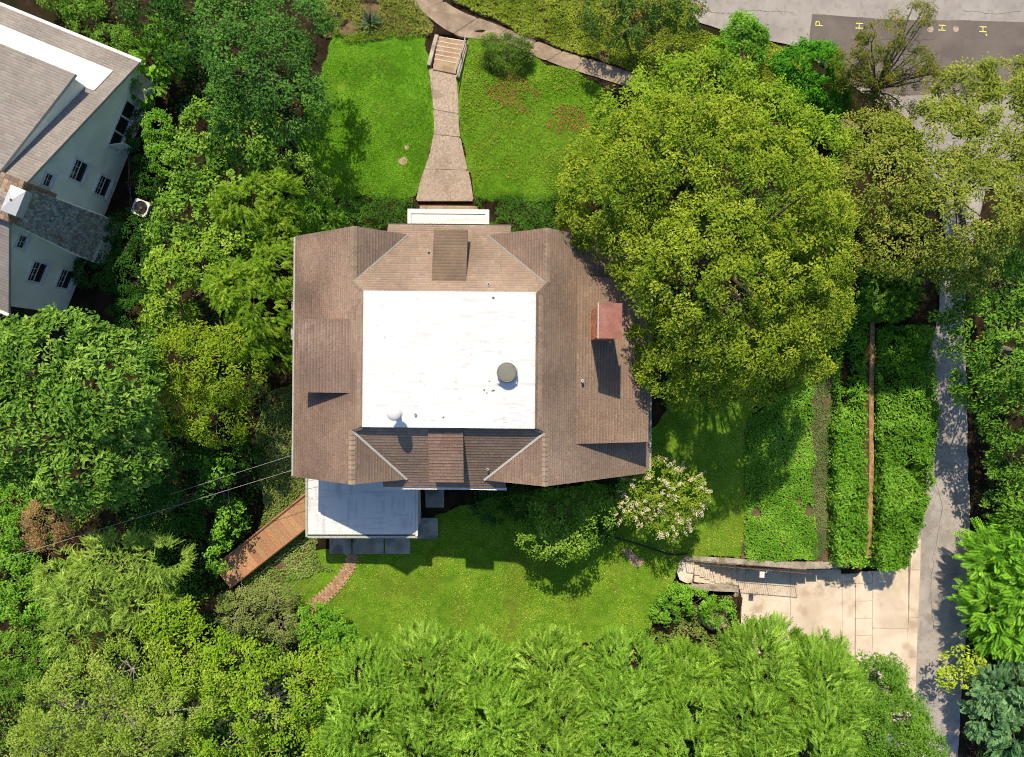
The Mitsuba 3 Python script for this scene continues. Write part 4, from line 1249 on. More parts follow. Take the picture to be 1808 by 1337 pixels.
def tree(name, label, c, lobes, kind, seed, cols, cr=.5, dens=1.0, nl=40, L=.16, W=.08, trunk=None, trunk_r=.16, nlimb=14, group=None, mat='leaf', bark='bark', twigs=0, crown_label=None, **kw):
    r = np.random.default_rng(seed)
    C, R = lobes_px(lobes)
    if kind == 'broad':
        (v, f, col), p = broad_crown(r, C, R, cr, dens, nl, L, W, cols, **kw)
    else:
        (v, f, col), p = frond_crown(r, C, R, cr, dens, nl, L, cols=cols, shape=kind, **kw)
    k = thing(name, label, c, group)
    part(k, 'crown', (v, f), mat, kind='stuff', color=col)
    if trunk is None:
        b = C.mean(0)
        b = np.array([b[0], b[1], zf(b[0], b[1])])
    else:
        b = G(*trunk)
    if trunk_r:
        part(k, 'trunk', limbs(r, b, C, R, p, trunk_r, nlimb, twigs=twigs), bark, smooth=50)
    return k


YG = [(.045, .095, .009), (.125, .18, .015), (.225, .275, .03)]
OL = [(.075, .11, .015), (.14, .18, .026), (.22, .23, .055)]
MG = [(.03, .08, .010), (.075, .17, .018), (.15, .25, .04)]
DG = [(.012, .04, .008), (.026, .08, .013), (.055, .13, .025)]
BG = [(.045, .125, .010), (.09, .215, .02), (.155, .285, .04)]
PG = [(.08, .14, .015), (.15, .22, .03), (.23, .29, .07)]
CG = [(.055, .125, .012), (.125, .24, .026), (.22, .34, .06)]

exec_trees = True
if exec_trees:
    # right of the house
    tree('shade_tree', 'large yellow green tree overhanging the right roof slope', 'tree',
         [(1265, 435, 9.4, 90, 80, 1.6), (1210, 290, 8, 150, 120, 2.6), (1330, 360, 8.5, 150, 120, 2.8), (1110, 330, 7, 120, 100, 2.4), (1380, 470, 7.5, 115, 130, 2.6), (1250, 480, 8.5, 130, 120, 2.8), (1290, 590, 7, 140, 90, 2.6), (1195, 620, 5.6, 80, 84, 2.1), (1240, 690, 4.4, 60, 44, 1.5), (1330, 660, 4.6, 66, 50, 1.6), (1440, 400, 5.5, 60, 80, 1.8), (1440, 540, 5, 60, 60, 1.7), (1060, 390, 6, 70, 60, 1.8), (1400, 620, 5, 70, 70, 2), (1140, 430, 6.5, 80, 80, 2)],
         'broad', 11, YG, cr=.42, dens=1.2, nl=74, L=.14, W=.07, trunk=(1260, 440), trunk_r=.3, nlimb=26)
    tree('shade_tree', 'lower yellow green tree between the front bank and the large tree', 'tree',
         [(1130, 220, 4, 90, 70, 1.8), (1240, 170, 4.5, 90, 70, 2), (1330, 230, 5, 100, 80, 2), (1420, 270, 4.5, 70, 70, 1.8), (1170, 150, 3, 60, 40, 1.4)],
         'broad', 12, [(.05, .11, .009), (.12, .2, .016), (.2, .28, .03)], cr=.42, dens=1.15, nl=55, L=.15, W=.075, trunk=(1260, 230), trunk_r=.18, nlimb=16)
    tree('street_tree', 'sparse olive green tree spreading over the alley mouth at upper right', 'tree',
         [(1650, 260, 4.2, 110, 80, 1.8), (1760, 230, 4.5, 90, 90, 1.8), (1560, 330, 4.4, 90, 90, 1.8), (1690, 370, 5, 110, 100, 2.2), (1590, 430, 4, 90, 60, 1.7), (1790, 350, 4.5, 80, 90, 2), (1700, 150, 4.2, 60, 34, 1.2), (1775, 150, 4.2, 50, 45, 1.3), (1690, 470, 3.6, 60, 46, 1.5), (1530, 250, 2.5, 50, 50, 1.4), (1720, 280, 4.6, 90, 70, 1.7), (1800, 240, 4.6, 50, 80, 1.7), (1640, 330, 4.8, 70, 60, 1.7)],
         'broad', 13, OL, cr=.4, dens=1.75, nl=44, L=.14, W=.07, trunk=(1700, 400), trunk_r=.12, nlimb=24, twigs=2)
    tree('alley_tree', 'leafy dark green tree overhanging the alley at the right edge', 'tree',
         [(1755, 500, 1.6, 75, 70, 2), (1790, 620, 1.6, 80, 80, 2), (1725, 590, 1, 66, 60, 1.7), (1735, 675, .2, 54, 46, 1.5), (1795, 730, .4, 70, 60, 1.8), (1700, 560, .6, 40, 40, 1.2)],
         'broad', 14, MG, cr=.5, dens=1.0, nl=48, L=.2, W=.095, trunk=(1780, 620), trunk_r=.2, group=None)
    tree('alley_tree', 'mid green tree at the right edge below the shaded alley', 'tree',
         [(1785, 810, -.6, 52, 52, 1.3), (1815, 880, -.8, 56, 60, 1.3), (1765, 890, -2, 30, 40, 1)], 'broad', 15, MG, cr=.45, dens=1.0, nl=46, L=.2, W=.09, trunk=(1810, 860), trunk_r=.12)
    tree('feathery_tree', 'bright green tree with long feathery leaves at the right edge', 'tree',
         [(1785, 990, -1.5, 66, 55, 1.0), (1780, 1080, -1.6, 68, 60, 1.0), (1830, 1040, -.8, 60, 70, 1.4), (1820, 950, -1.2, 50, 40, 1.0)], 'pinnate', 16, [(.05, .14, .01), (.10, .24, .02), (.17, .32, .04)], cr=.45, dens=1.3, nl=9, L=.9, pairs=10, ll=.24, lw=.075, ang=1.0, droop=.22, trunk=(1825, 1050), trunk_r=.12, lift=.15)
    tree('young_tree', 'small yellow green sapling leaning over the alley at lower right', 'tree', [(1705, 1165, -2, 38, 26, .6), (1688, 1195, -2.3, 36, 24, .5)], 'broad', 17, [(.12, .2, .015), (.22, .3, .03), (.3, .36, .05)], cr=.3, dens=.7, nl=16, L=.2, W=.1, trunk=(1725, 1190), trunk_r=.06, nlimb=8)
    tree('blue_green_tree', 'blue green feathery tree in the lower right corner', 'tree', [(1785, 1215, -1.8, 62, 46, 1.0), (1757, 1265, -2.2, 44, 36, .9), (1810, 1300, -1.6, 60, 50, 1.2)], 'pinnate', 18, [(.04, .10, .04), (.09, .19, .08), (.15, .26, .13)], cr=.45, dens=1.2, nl=16, L=.55, pairs=7, ll=.2, lw=.07, ang=.9, droop=.12, trunk=(1790, 1270), trunk_r=.14)
    # street side
    sb = [(1305, 95, .2, 46, 45, 1.0), (1306, 55, .8, 22, 26, .9), (1325, 70, .6, 26, 26, .8)]
    tree('round_shrub', 'upright bright green shrub with spiky top on the front bank', 'shrub', sb, 'broad', 21, BG, cr=.28, dens=2.0, nl=40, L=.15, W=.075, trunk_r=.06)
    tree('round_shrub', 'broad rounded dark green shrub beside the street repair', 'shrub', [(1425, 120, .6, 60, 42, 1.4), (1440, 160, .3, 55, 40, 1.3), (1460, 185, 0, 36, 34, 1.1)], 'broad', 22, [(.02, .09, .008), (.05, .17, .012), (.08, .22, .02)], cr=.3, dens=2.2, nl=44, L=.14, W=.07, trunk_r=.08)
    tree('mounded_shrub', 'low mounded olive shrub right of the front steps', 'shrub', [(893, 92, -.1, 50, 30, .7), (900, 108, -.2, 44, 24, .7)], 'broad', 23, [(.025, .06, .010), (.06, .11, .018), (.11, .16, .035)], cr=.25, dens=1.4, nl=40, L=.11, W=.035, trunk_r=.05, up=.6)
    # windswept street tree
    tree('windswept_tree', 'windswept pine-like tree with bare branches reaching over the street', 'tree',
         [(1560, 65, 3.4, 42, 28, .7), (1612, 30, 3.6, 40, 24, .6), (1530, 85, 3, 32, 26, .6), (1495, 110, 2.4, 34, 26, .6), (1545, 125, 2.6, 38, 26, .6), (1505, 150, 1.6, 30, 26, .6), (1570, 150, 1.6, 30, 24, .6), (1620, 110, 2.6, 34, 26, .6), (1640, 140, 1.8, 30, 24, .6), (1530, 190, .8, 36, 26, .7), (1590, 200, .8, 30, 26, .6)],
         'broad', 24, [(.05, .07, .012), (.11, .14, .02), (.2, .16, .04)], cr=.28, dens=1.1, nl=34, L=.12, W=.04, trunk=(1525, 190), trunk_r=.16, nlimb=40, twigs=3)
    tree('berry_tree', 'dark tree with reddish leaf tips at the top edge', 'tree', [(1070, 15, 2, 50, 46, 1.5), (1110, 50, 1.6, 46, 40, 1.3), (1150, 5, 2.2, 60, 40, 1.5), (1200, 20, 1.4, 40, 40, 1.2)], 'broad', 25, [(.03, .06, .012), (.05, .11, .02), (.08, .15, .03), (.12, .17, .03), (.3, .10, .05)], cr=.34, dens=1.1, nl=44, L=.14, W=.07, trunk=(1100, 60), trunk_r=.12)
    # left border, from the top
    tree('dark_tree', 'tall dark leafy tree at the top left of the front lawn', 'tree', [(520, 40, 4.5, 70, 60, 1.8), (460, 110, 5, 90, 80, 2), (510, 180, 4.5, 70, 70, 1.8), (400, 60, 4, 60, 60, 1.8), (420, 190, 4, 60, 60, 1.6)], 'broad', 31, DG[1:] + [(.08, .18, .03)], cr=.45, dens=1.1, nl=52, L=.16, W=.08, trunk=(490, 140), trunk_r=.2)
    tree('dark_tree', 'dark tree at the top edge between stucco house and front lawn', 'tree', [(270, 20, 2, 60, 40, 1.4), (350, 10, 3, 50, 40, 1.5), (330, 70, 2, 40, 50, 1.4), (430, -20, 4, 60, 40, 1.8)], 'broad', 32, DG, cr=.42, dens=.9, nl=40, L=.16, W=.08, trunk=(330, 60), trunk_r=.14)
    tree('fern_shrub', 'pale feathery shrub by the roof corner of the stucco house', 'shrub', [(280, 105, .3, 36, 36, .9), (265, 150, .2, 30, 30, .8), (300, 60, .0, 34, 26, .8)], 'pinnate', 33, BG, cr=.3, dens=1.1, nl=9, L=.36, pairs=6, ll=.13, lw=.05, ang=.9, droop=.2, trunk_r=.04)
    tree('flowering_shrub', 'mid green leafy shrub mass left of the front lawn', 'shrub', [(390, 240, 3, 70, 60, 1.6), (350, 300, 3, 55, 50, 1.5), (450, 250, 3.4, 55, 50, 1.5), (340, 380, 3, 60, 55, 1.5), (400, 340, 3, 50, 45, 1.4), (315, 425, 2.6, 50, 40, 1.3)], 'broad', 34, [(.04, .10, .012), (.10, .195, .023), (.18, .27, .045)], cr=.36, dens=1.0, nl=34, L=.19, W=.11, trunk_r=.12)
    tree('flowering_shrub', 'mid green leafy shrub mass halfway along the left side of the house', 'shrub', [(330, 490, 3.5, 70, 60, 1.6), (390, 460, 3.5, 60, 55, 1.5), (300, 560, 3, 40, 50, 1.4), (430, 430, 3, 55, 45, 1.4)], 'broad', 35, [(.045, .11, .01), (.115, .20, .02), (.2, .28, .04)], cr=.36, dens=1.0, nl=34, L=.19, W=.11, trunk_r=.12)
    tree('feathery_conifer', 'feathery yellow green conifer close to the left roof edge', 'tree', [(430, 365, 4, 50, 36, 1.2), (480, 340, 3.5, 50, 34, 1.1), (500, 390, 3, 30, 30, 1), (420, 510, 4.5, 44, 46, 1.3), (460, 545, 4.2, 46, 50, 1.3), (485, 480, 4, 40, 44, 1.2), (495, 435, 3.5, 30, 40, 1.1), (440, 600, 3.8, 50, 40, 1.2), (490, 620, 3, 28, 30, 1)], 'conifer', 36, [(.045, .105, .008), (.10, .185, .014), (.175, .25, .028)], cr=.36, dens=1.7, nl=12, L=.36, pairs=6, ll=.15, lw=.045, ang=.75, droop=.25, spread=1.0, bias=(.3, -.3, 0), trunk=(440, 480), trunk_r=.12, lift=.05)
    tree('mixed_tree', 'rounded yellow green tree between the magnolia and the house', 'tree', [(340, 640, 4.5, 75, 65, 1.8), (400, 650, 4.5, 65, 70, 1.7), (310, 720, 4, 55, 55, 1.6), (380, 740, 4, 60, 50, 1.6)], 'broad', 37, [(.05, .10, .008), (.11, .18, .012), (.19, .24, .025)], cr=.42, dens=1.2, nl=54, L=.15, W=.06, trunk=(370, 700), trunk_r=.16)
    tree('magnolia', 'big glossy leaved magnolia tree on the left', 'tree', [(110, 640, 6, 110, 90, 2.4), (200, 700, 6.5, 90, 90, 2.4), (60, 760, 6.5, 110, 100, 2.4), (160, 820, 6, 100, 80, 2.3), (20, 640, 5.5, 70, 70, 2.1), (230, 640, 5.5, 55, 55, 1.9), (230, 800, 5.5, 60, 60, 2)], 'broad', 38, [(.03, .08, .012), (.08, .165, .022), (.18, .27, .055)], cr=.4, dens=1.9, nl=30, L=.25, W=.11, trunk=(150, 740), trunk_r=.25, nlimb=24, mat='glossy_leaf', up=.7)
    tree('dark_shrub', 'dark shrub in the gap between the magnolia and the ivy', 'shrub', [(340, 850, 2, 70, 50, 1.4), (300, 900, 1.5, 60, 40, 1.2), (400, 800, 1.5, 50, 40, 1.1), (380, 910, .6, 50, 50, 1)], 'broad', 39, DG, cr=.4, dens=.9, nl=36, L=.16, W=.08, trunk_r=.08)
    tree('sapling', 'bright green sapling beside the upper end of the timber ramp', 'shrub', [(385, 830, 2.6, 26, 30, .7), (405, 925, 1.2, 24, 40, .8), (390, 980, .8, 24, 30, .7)], 'broad', 40, BG, cr=.3, dens=.8, nl=26, L=.17, W=.09, trunk_r=.04)
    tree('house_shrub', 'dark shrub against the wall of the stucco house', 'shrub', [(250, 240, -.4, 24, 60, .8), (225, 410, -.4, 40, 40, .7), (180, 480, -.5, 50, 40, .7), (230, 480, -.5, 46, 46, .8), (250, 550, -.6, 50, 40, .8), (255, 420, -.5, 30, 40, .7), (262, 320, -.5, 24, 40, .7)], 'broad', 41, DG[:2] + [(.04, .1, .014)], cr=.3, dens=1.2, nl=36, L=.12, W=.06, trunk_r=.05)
    tree('clipped_shrub', 'bright clipped shrub near the air conditioner', 'shrub', [(282, 230, .4, 26, 34, .8), (286, 275, .3, 22, 36, .8)], 'broad', 42, BG, cr=.25, dens=1.2, nl=40, L=.11, W=.06, trunk_r=.04)
    tree('leafy_conifer', 'small bright feathery conifer between the front hedge and the roof corner', 'tree', [(556, 372, .8, 30, 26, .9), (580, 385, .6, 26, 22, .8), (535, 392, .8, 24, 20, .8)], 'conifer', 43, BG, cr=.3, dens=1.8, nl=11, L=.34, pairs=5, ll=.15, lw=.05, ang=.75, droop=.2, spread=.9, trunk_r=.05)
    tree('dark_shrub', 'dark leafy shrub behind the upper gutter of the stucco house', 'shrub', [(150, 30, -.2, 40, 30, .8), (205, 75, -.2, 36, 26, .8), (120, -5, 0, 50, 30, .9)], 'broad', 44, MG, cr=.3, dens=1.0, nl=36, L=.14, W=.07, trunk_r=.05)
    tree('border_shrub', 'round leafy shrub at the lower left corner of the front lawn', 'shrub', [(545, 330, .5, 40, 30, .8), (520, 300, .8, 30, 30, .8)], 'broad', 45, MG[1:] + [(.2, .28, .05)], cr=.28, dens=1.0, nl=36, L=.14, W=.075, trunk_r=.05)
    # lower left
    tree('deodar_cedar', 'pale green cedar with long drooping sprays at lower left', 'tree', [(220, 990, 3.5, 80, 50, 1.4), (290, 990, 3.5, 45, 40, 1.2), (170, 1050, 4, 80, 55, 1.6), (120, 1020, 3, 50, 45, 1.2), (250, 1060, 3.5, 60, 50, 1.4), (140, 1110, 3, 50, 40, 1.2)], 'conifer', 51, [(.07, .14, .02), (.145, .235, .035), (.23, .32, .07)], cr=.36, dens=1.7, nl=11, L=.40, pairs=6, ll=.11, lw=.05, spread=.9, ang=.7, droop=.2, trunk=(190, 1040), trunk_r=.12, lift=.15)
    tree('dead_shrub', 'brown withered shrub beside the overhead wire', 'shrub', [(88, 915, 1.5, 48, 38, .9), (90, 945, 1.2, 42, 28, .8)], 'broad', 52, [(.12, .08, .04), (.22, .15, .07), (.3, .22, .1)], cr=.28, dens=1.1, nl=44, L=.11, W=.03, trunk_r=.05)
    tree('leafy_shrub', 'bright green shrub at the left edge beside the withered shrub', 'shrub', [(20, 930, .4, 30, 40, .9), (20, 1010, .2, 50, 40, .9), (50, 1070, 0, 55, 35, .9), (30, 880, .6, 40, 30, .8)], 'broad', 53, BG, cr=.3, dens=1.1, nl=36, L=.14, W=.085, trunk_r=.04)
    tree('clipped_bush', 'rounded clipped bush at the left edge near the bottom', 'shrub', [(30, 1150, .3, 60, 36, 1), (85, 1165, .2, 45, 36, .9), (20, 1200, 0, 40, 30, .9)], 'broad', 54, MG, cr=.28, dens=1.4, nl=44, L=.1, W=.06, trunk_r=.05)
    tree('pale_tree', 'pale yellow green tree with bare twigs near the bottom left corner', 'tree', [(150, 1240, 5, 100, 80, 2), (240, 1180, 4.5, 80, 60, 1.8), (230, 1290, 5, 90, 60, 2), (330, 1230, 5, 80, 70, 1.9), (90, 1300, 4.5, 60, 50, 1.6)], 'broad', 55, [(.07, .13, .014), (.14, .21, .03), (.23, .29, .07)], cr=.38, dens=1.4, nl=44, L=.14, W=.055, trunk=(220, 1250), trunk_r=.2, nlimb=36, twigs=3, bark='pale_bark')
    tree('leafy_tree', 'yellow green tree in front of the timber ramp at lower left', 'tree', [(300, 1100, 3.5, 60, 50, 1.5), (340, 1160, 4, 70, 60, 1.6)], 'broad', 56, [(.06, .13, .01), (.12, .21, .015), (.2, .28, .025)], cr=.4, dens=1.1, nl=46, L=.15, W=.08, trunk=(310, 1130), trunk_r=.13)
    tree('leafy_tree', 'bright green tree left of the conifer screen at the bottom edge', 'tree', [(420, 1180, 4.5, 80, 60, 1.8), (500, 1230, 5, 90, 70, 2), (410, 1280, 5, 80, 60, 1.9), (510, 1310, 5, 80, 50, 1.8), (560, 1180, 4, 60, 50, 1.6)], 'broad', 57, [(.06, .13, .01), (.12, .21, .015), (.2, .27, .03)], cr=.42, dens=1.1, nl=48, L=.15, W=.075, trunk=(470, 1230), trunk_r=.2, nlimb=26, twigs=2, bark='pale_bark')
    tree('grey_shrub', 'grey green shrub between the timber ramp and the brick path', 'shrub', [(430, 1080, .8, 46, 40, .9), (480, 1060, .5, 40, 36, .8), (500, 1100, .5, 40, 30, .8)], 'broad', 58, [(.08, .11, .03), (.13, .17, .05), (.19, .23, .08)], cr=.28, dens=1.2, nl=44, L=.1, W=.05, trunk_r=.05, bark='pale_bark', twigs=3)
    tree('garden_shrub', 'bright green shrub at the end of the brick path', 'shrub', [(560, 1100, .2, 46, 34, .8), (600, 1120, .2, 36, 28, .8)], 'broad', 59, BG, cr=.28, dens=1.1, nl=38, L=.13, W=.07, trunk_r=.04)
    # conifer screen along the bottom
    row = [(640, 1200, 'first screen conifer from the left in the bottom row'), (745, 1180, 'second screen conifer from the left in the bottom row'), (860, 1190, 'third screen conifer from the left in the bottom row'), (975, 1190, 'fourth screen conifer from the left in the bottom row'),
           (1090, 1180, 'fifth screen conifer from the left in the bottom row'), (1205, 1190, 'sixth screen conifer from the left in the bottom row'), (1320, 1190, 'seventh screen conifer from the left in the bottom row'), (1430, 1210, 'eighth screen conifer from the left, beside the driveway')]
    for i, (u, v, lb) in enumerate(row):
        jr = np.random.default_rng(100 + i)
        jit = jr.uniform(-14, 14, 8)
        cols = (np.array(CG) * jr.uniform(.94, 1.08) * (1 + jr.normal(0, .018, 3))).tolist()
        hz = jr.uniform(-.5, .5)
        tree('screen_conifer', lb, 'tree', [(u + jit[0], v + jit[1], 4.2 + hz, 62, 66, 1.5), (u + 10 + jit[2], v + 62, 4.8 + hz, 66, 60, 1.6), (u + jit[3], v + 120, 5.0, 66, 60, 1.7), (u + 40 + jit[4], v + 30 + jit[5], 3.8, 50, 50, 1.4), (u - 20 + jit[6], v + 170, 4.8, 60, 40, 1.6)] + ([(1350, 1135, 2.6, 60, 36, 1.3), (1440, 1165, 2.6, 56, 40, 1.4), (1420, 1250, 4, 70, 50, 1.6), (1400, 1320, 4, 80, 50, 1.6)] if u == 1430 else []),
             'conifer', 110 + i, cols, cr=.4, dens=2.1, nl=15, L=.46, pairs=4, ll=.2, lw=.095, ang=.68, droop=.08, bias=(0, .8, .1), spread=.9, trunk=(u, v + 60), trunk_r=.12, nlimb=6, group='conifers of the screen row along the bottom', lift=.4, up=.45)
    tree('holly_tree', 'dark green small leaved tree at the lower right beside the alley', 'tree', [(1530, 1205, .5, 60, 46, 1.8), (1560, 1270, .8, 72, 60, 2), (1490, 1260, 2, 70, 70, 2), (1615, 1315, .3, 46, 45, 1.6), (1560, 1185, -1.2, 36, 30, 1.1), (1500, 1330, 2, 70, 40, 2), (1600, 1260, -1.4, 30, 40, 1.2), (1575, 1310, .5, 60, 40, 1.6)], 'broad', 131, [(.03, .09, .01), (.07, .16, .016), (.13, .22, .035)], cr=.38, dens=2.0, nl=48, L=.13, W=.06, trunk=(1540, 1260), trunk_r=.15)
    # by the house
    k = tree('crape_myrtle', 'crape myrtle covered in creamy white flower heads', 'shrub', [(1150, 850, 1.6, 60, 50, 1.3), (1200, 870, 1.5, 46, 50, 1.2), (1120, 890, 1.2, 42, 40, 1), (1180, 910, 1.0, 50, 34, 1)], 'broad', 61, [(.07, .13, .01), (.14, .21, .02), (.2, .26, .04)], cr=.3, dens=1.1, nl=38, L=.12, W=.06, trunk_r=.08)
    r = np.random.default_rng(62)
    C, R = lobes_px([(1150, 850, 1.75, 62, 52, 1.35), (1200, 870, 1.65, 48, 52, 1.25), (1120, 890, 1.35, 44, 42, 1.05), (1180, 910, 1.15, 52, 36, 1.05)])
    p, o = clump_points(r, C, R, .3, .5, 0, .1)
    rep = np.repeat(np.arange(len(p)), 26)
    q = p[rep] + o[rep] * r.uniform(-.1, .22, (len(rep), 1)) + rdir(r, len(rep)) * .075
    v, f, col = leaf_mesh(q, unit(rdir(r, len(rep)) + [0, 0, .8]), rdir(r, len(rep)), .07, .06, np.clip(np.array([.72, .68, .50]) * r.uniform(.7, 1.15, (len(rep), 1)), 0, .85))
    part(k, 'blossom', (v, f), 'leaf', kind='stuff', color=col, label='creamy white flower heads')
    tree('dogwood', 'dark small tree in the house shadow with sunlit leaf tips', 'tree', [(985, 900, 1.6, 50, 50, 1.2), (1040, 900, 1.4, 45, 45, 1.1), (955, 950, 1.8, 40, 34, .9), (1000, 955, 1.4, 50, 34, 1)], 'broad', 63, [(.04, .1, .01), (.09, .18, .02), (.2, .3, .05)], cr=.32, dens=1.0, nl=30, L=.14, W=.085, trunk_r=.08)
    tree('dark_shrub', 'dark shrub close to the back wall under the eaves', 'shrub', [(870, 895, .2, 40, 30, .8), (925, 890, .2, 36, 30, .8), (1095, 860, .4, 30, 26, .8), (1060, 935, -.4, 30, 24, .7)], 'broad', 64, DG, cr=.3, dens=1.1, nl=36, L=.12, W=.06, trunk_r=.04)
    tree('driveway_shrub', 'bright green shrub left of the garage steps', 'shrub', [(1195, 1055, -1.6, 34, 24, .6), (1230, 1062, -1.7, 30, 22, .6), (1175, 1085, -2, 24, 18, .5), (1270, 1080, -2, 30, 26, .5)], 'broad', 65, BG, cr=.26, dens=.8, nl=30, L=.16, W=.075, trunk_r=.04)


# spiky plants
def yucca(u, v, n, L, label, cols, seed):
    r = np.random.default_rng(seed)
    b = G(u, v)
    k = thing('yucca', label, 'plant')
    for i in range(n):
        a, e = 2 * math.pi * i / n * 2.39 + r.normal(0, .2), r.uniform(.25, 1.25)
        d = np.array([math.cos(a) * math.cos(e), math.sin(a) * math.cos(e), math.sin(e)])
        s = unit(np.cross(d, [0, 0, 1.0])) * .03
        l_ = L * r.uniform(.7, 1.15)
        m, t = b + d * l_ * .5 + [0, 0, .05], b + d * l_ - [0, 0, .12 * l_]
        vv = np.array([b - s * .6, b + s * .6, m - s, m + s, t, m - [0, 0, .02]])
        c = np.array(cols[r.integers(len(cols))]) * r.uniform(.8, 1.2)
        part(k, 'blade', (vv, np.array([[0, 1, 5], [1, 3, 5], [5, 3, 4], [0, 5, 2], [2, 5, 4]])), 'leaf', color=np.repeat(c[None], 6, 0))


yucca(655, 45, 60, .95, 'spiky blue green yucca at the top of the front lawn', [(.05, .12, .06), (.10, .18, .10), (.18, .27, .16)], 71)
yucca(1172, 1066, 34, .7, 'pale blue spiky plant left of the driveway', [(.12, .18, .13), (.2, .27, .2)], 72)


# hedges: boxes of leaves
def hedge(name, label, pts, zt, zb, seed, cols, dens=190, L=.11, W=.055, kind='broad'):
    r = np.random.default_rng(seed)
    g = Polygon([P(u, v, zt)[:2] for u, v in pts]).buffer(-.04)
    g = ragged(g, .2, .25, seed)
    x0, y0, x1, y1 = g.bounds
    n = int(dens * (x1 - x0) * (y1 - y0) * 1.6)
    q = np.c_[r.uniform(x0, x1, n), r.uniform(y0, y1, n)]
    nz = meshkit.fbm(np.c_[q * 1.3, np.zeros(n) + seed], 3)
    q = q[contains_xy(g.buffer(.03), q[:, 0], q[:, 1])]
    nz = meshkit.fbm(np.c_[q * 1.1, np.zeros(len(q)) + seed], 3)
    hole = meshkit.fbm(np.c_[q * .8, np.zeros(len(q)) + seed + 9], 3)
    z = zt + (nz - .5) * 1.1 - np.maximum(0, hole - .57) * 6 - r.uniform(0, 1, len(q)) ** 2 * .35
    top = np.c_[q, z]
    ring = g.exterior
    m = int(dens * ring.length * (zt - zb) * .8)
    t = r.uniform(0, 1, m)
    e = np.array([ring.interpolate(a, normalized=True).coords[0] for a in t])
    side = np.c_[e + r.normal(0, .07, (m, 2)), r.uniform(zb, zt, m)]
    p = np.vstack([top, side])
    c = np.array(g.centroid.coords[0])
    o = np.vstack([np.tile([0, 0, 1.0], (len(top), 1)), unit(np.c_[side[:, :2] - c, np.zeros(m)] * [1, .2, 1])])
    nn_ = unit(o + .75 * rdir(r, len(p)))
    ct = meshkit.fbm(np.c_[p[:, :2] * .9, np.zeros(len(p))], 3)
    ct = np.clip((ct - .3) * 2.2, 0, 1)
    s = r.uniform(.7, 1.3, len(p))
    k = thing(name, label, 'hedge', 'clipped hedges of the garden')
    if kind == 'broad':
        v, f, col = leaf_mesh(p, nn_, rdir(r, len(p)), L * s, W * s, pal(r, cols, len(p), ct))
    else:
        v, f, col = frond_mesh(p, unit(rdir(r, len(p)) * [1, 1, .4] + [0, 0, .25] + o * .3), nn_, L * s, 5, L * .38, W, .8, pal(r, cols, len(p), ct), .2, 'pinnate')
    part(k, 'foliage', (v, f), 'leaf', kind='stuff', color=col)
    zz = zb - .3
    part(k, 'stems', cat(*[tube([[*q_, zz], [q_[0] + r.normal(0, .1), q_[1] + r.normal(0, .1), zt - .3]], [.03, .012], 5) for q_ in q[r.choice(len(q), 24, replace=False)]]), 'bark', kind='stuff')
    return k


hedge('hedge', 'inner tall hedge row between the ivy slope and the alley', [(1486, 520), (1530, 520), (1530, 700), (1534, 1000), (1482, 1000), (1478, 760), (1484, 640)], -1.8, -3.5, 81, BG, 200, .19, .08)
hedge('hedge', 'outer broad hedge row along the alley', [(1553, 578), (1648, 576), (1656, 760), (1648, 860), (1622, 960), (1600, 1004), (1556, 1006), (1556, 800)], -1.9, -4.0, 82, [(.045, .12, .010), (.09, .21, .02), (.15, .28, .04)], 200, .19, .08)
hedge('hedge', 'feathery dark hedge end at the top of the outer hedge', [(1540, 470), (1615, 470), (1622, 545), (1545, 560)], -.6, -2.5, 83, MG, 60, .42, .07, 'pinnate')
hedge('hedge', 'dark clipped hedge left of the front porch', [(600, 346), (730, 346), (716, 400), (590, 400)], .75, 0, 84, [(.025, .075, .01), (.045, .12, .015), (.08, .17, .025)], 330, .09, .05)
hedge('hedge', 'dark clipped hedge right of the front porch', [(836, 343), (1000, 343), (990, 405), (862, 405)], .75, 0, 85, [(.025, .075, .01), (.045, .12, .015), (.08, .17, .025)], 330, .09, .05)
gwl = thing('garden_wall', 'thin low wall topped with rusty litter between the two hedge rows', 'wall')
part(gwl, 'wall_body', prism(Polygon([P(u, v, -2.3)[:2] for u, v in [(1533, 560), (1541, 560), (1543, 700), (1547, 820), (1547, 990), (1539, 990), (1539, 820), (1535, 700)]]), lambda x, y: -2.1 + (y - 3) * .055, -5), 'rusty_litter')


# lawns and ground cover
def lawn(name, label, pts, mat, dz=.03):
    g = ragged(gpoly(pts), .3, .3, 5).difference(WALK.buffer(-.06))
    struct(name, drape(g, dz, .35), mat, label)
    return g


NOLAWN = gpoly([(757, 60), (826, 60), (811, 230), (837, 370), (734, 370), (765, 230)])
lf = lawn('front_lawn', 'bright green front lawn left of the walk', [(590, 60), (700, 60), (752, 62), (757, 120), (764, 180), (767, 230), (758, 275), (742, 318), (734, 350), (560, 350), (520, 250), (560, 150)], 'turf')
rf = lawn('front_lawn', 'bright green front lawn right of the walk', [(824, 75), (870, 60), (960, 110), (1060, 150), (1120, 220), (1100, 360), (838, 352), (831, 318), (820, 275), (811, 230), (810, 180), (808, 135)], 'turf')
bl = lawn('back_lawn', 'mown back lawn behind the house', [(560, 975), (720, 930), (860, 880), (1100, 850), (1190, 700), (1330, 700), (1320, 860), (1310, 985), (1205, 983), (1196, 1020), (1170, 1050), (1150, 1110), (900, 1160), (600, 1140), (540, 1080), (480, 1040)], 'back_turf')
sl = lawn('side_slope', 'dark soil of the ivy slope beside the hedges', [(1320, 740), (1440, 650), (1480, 640), (1480, 985), (1420, 992), (1312, 985)], 'ivy_soil')
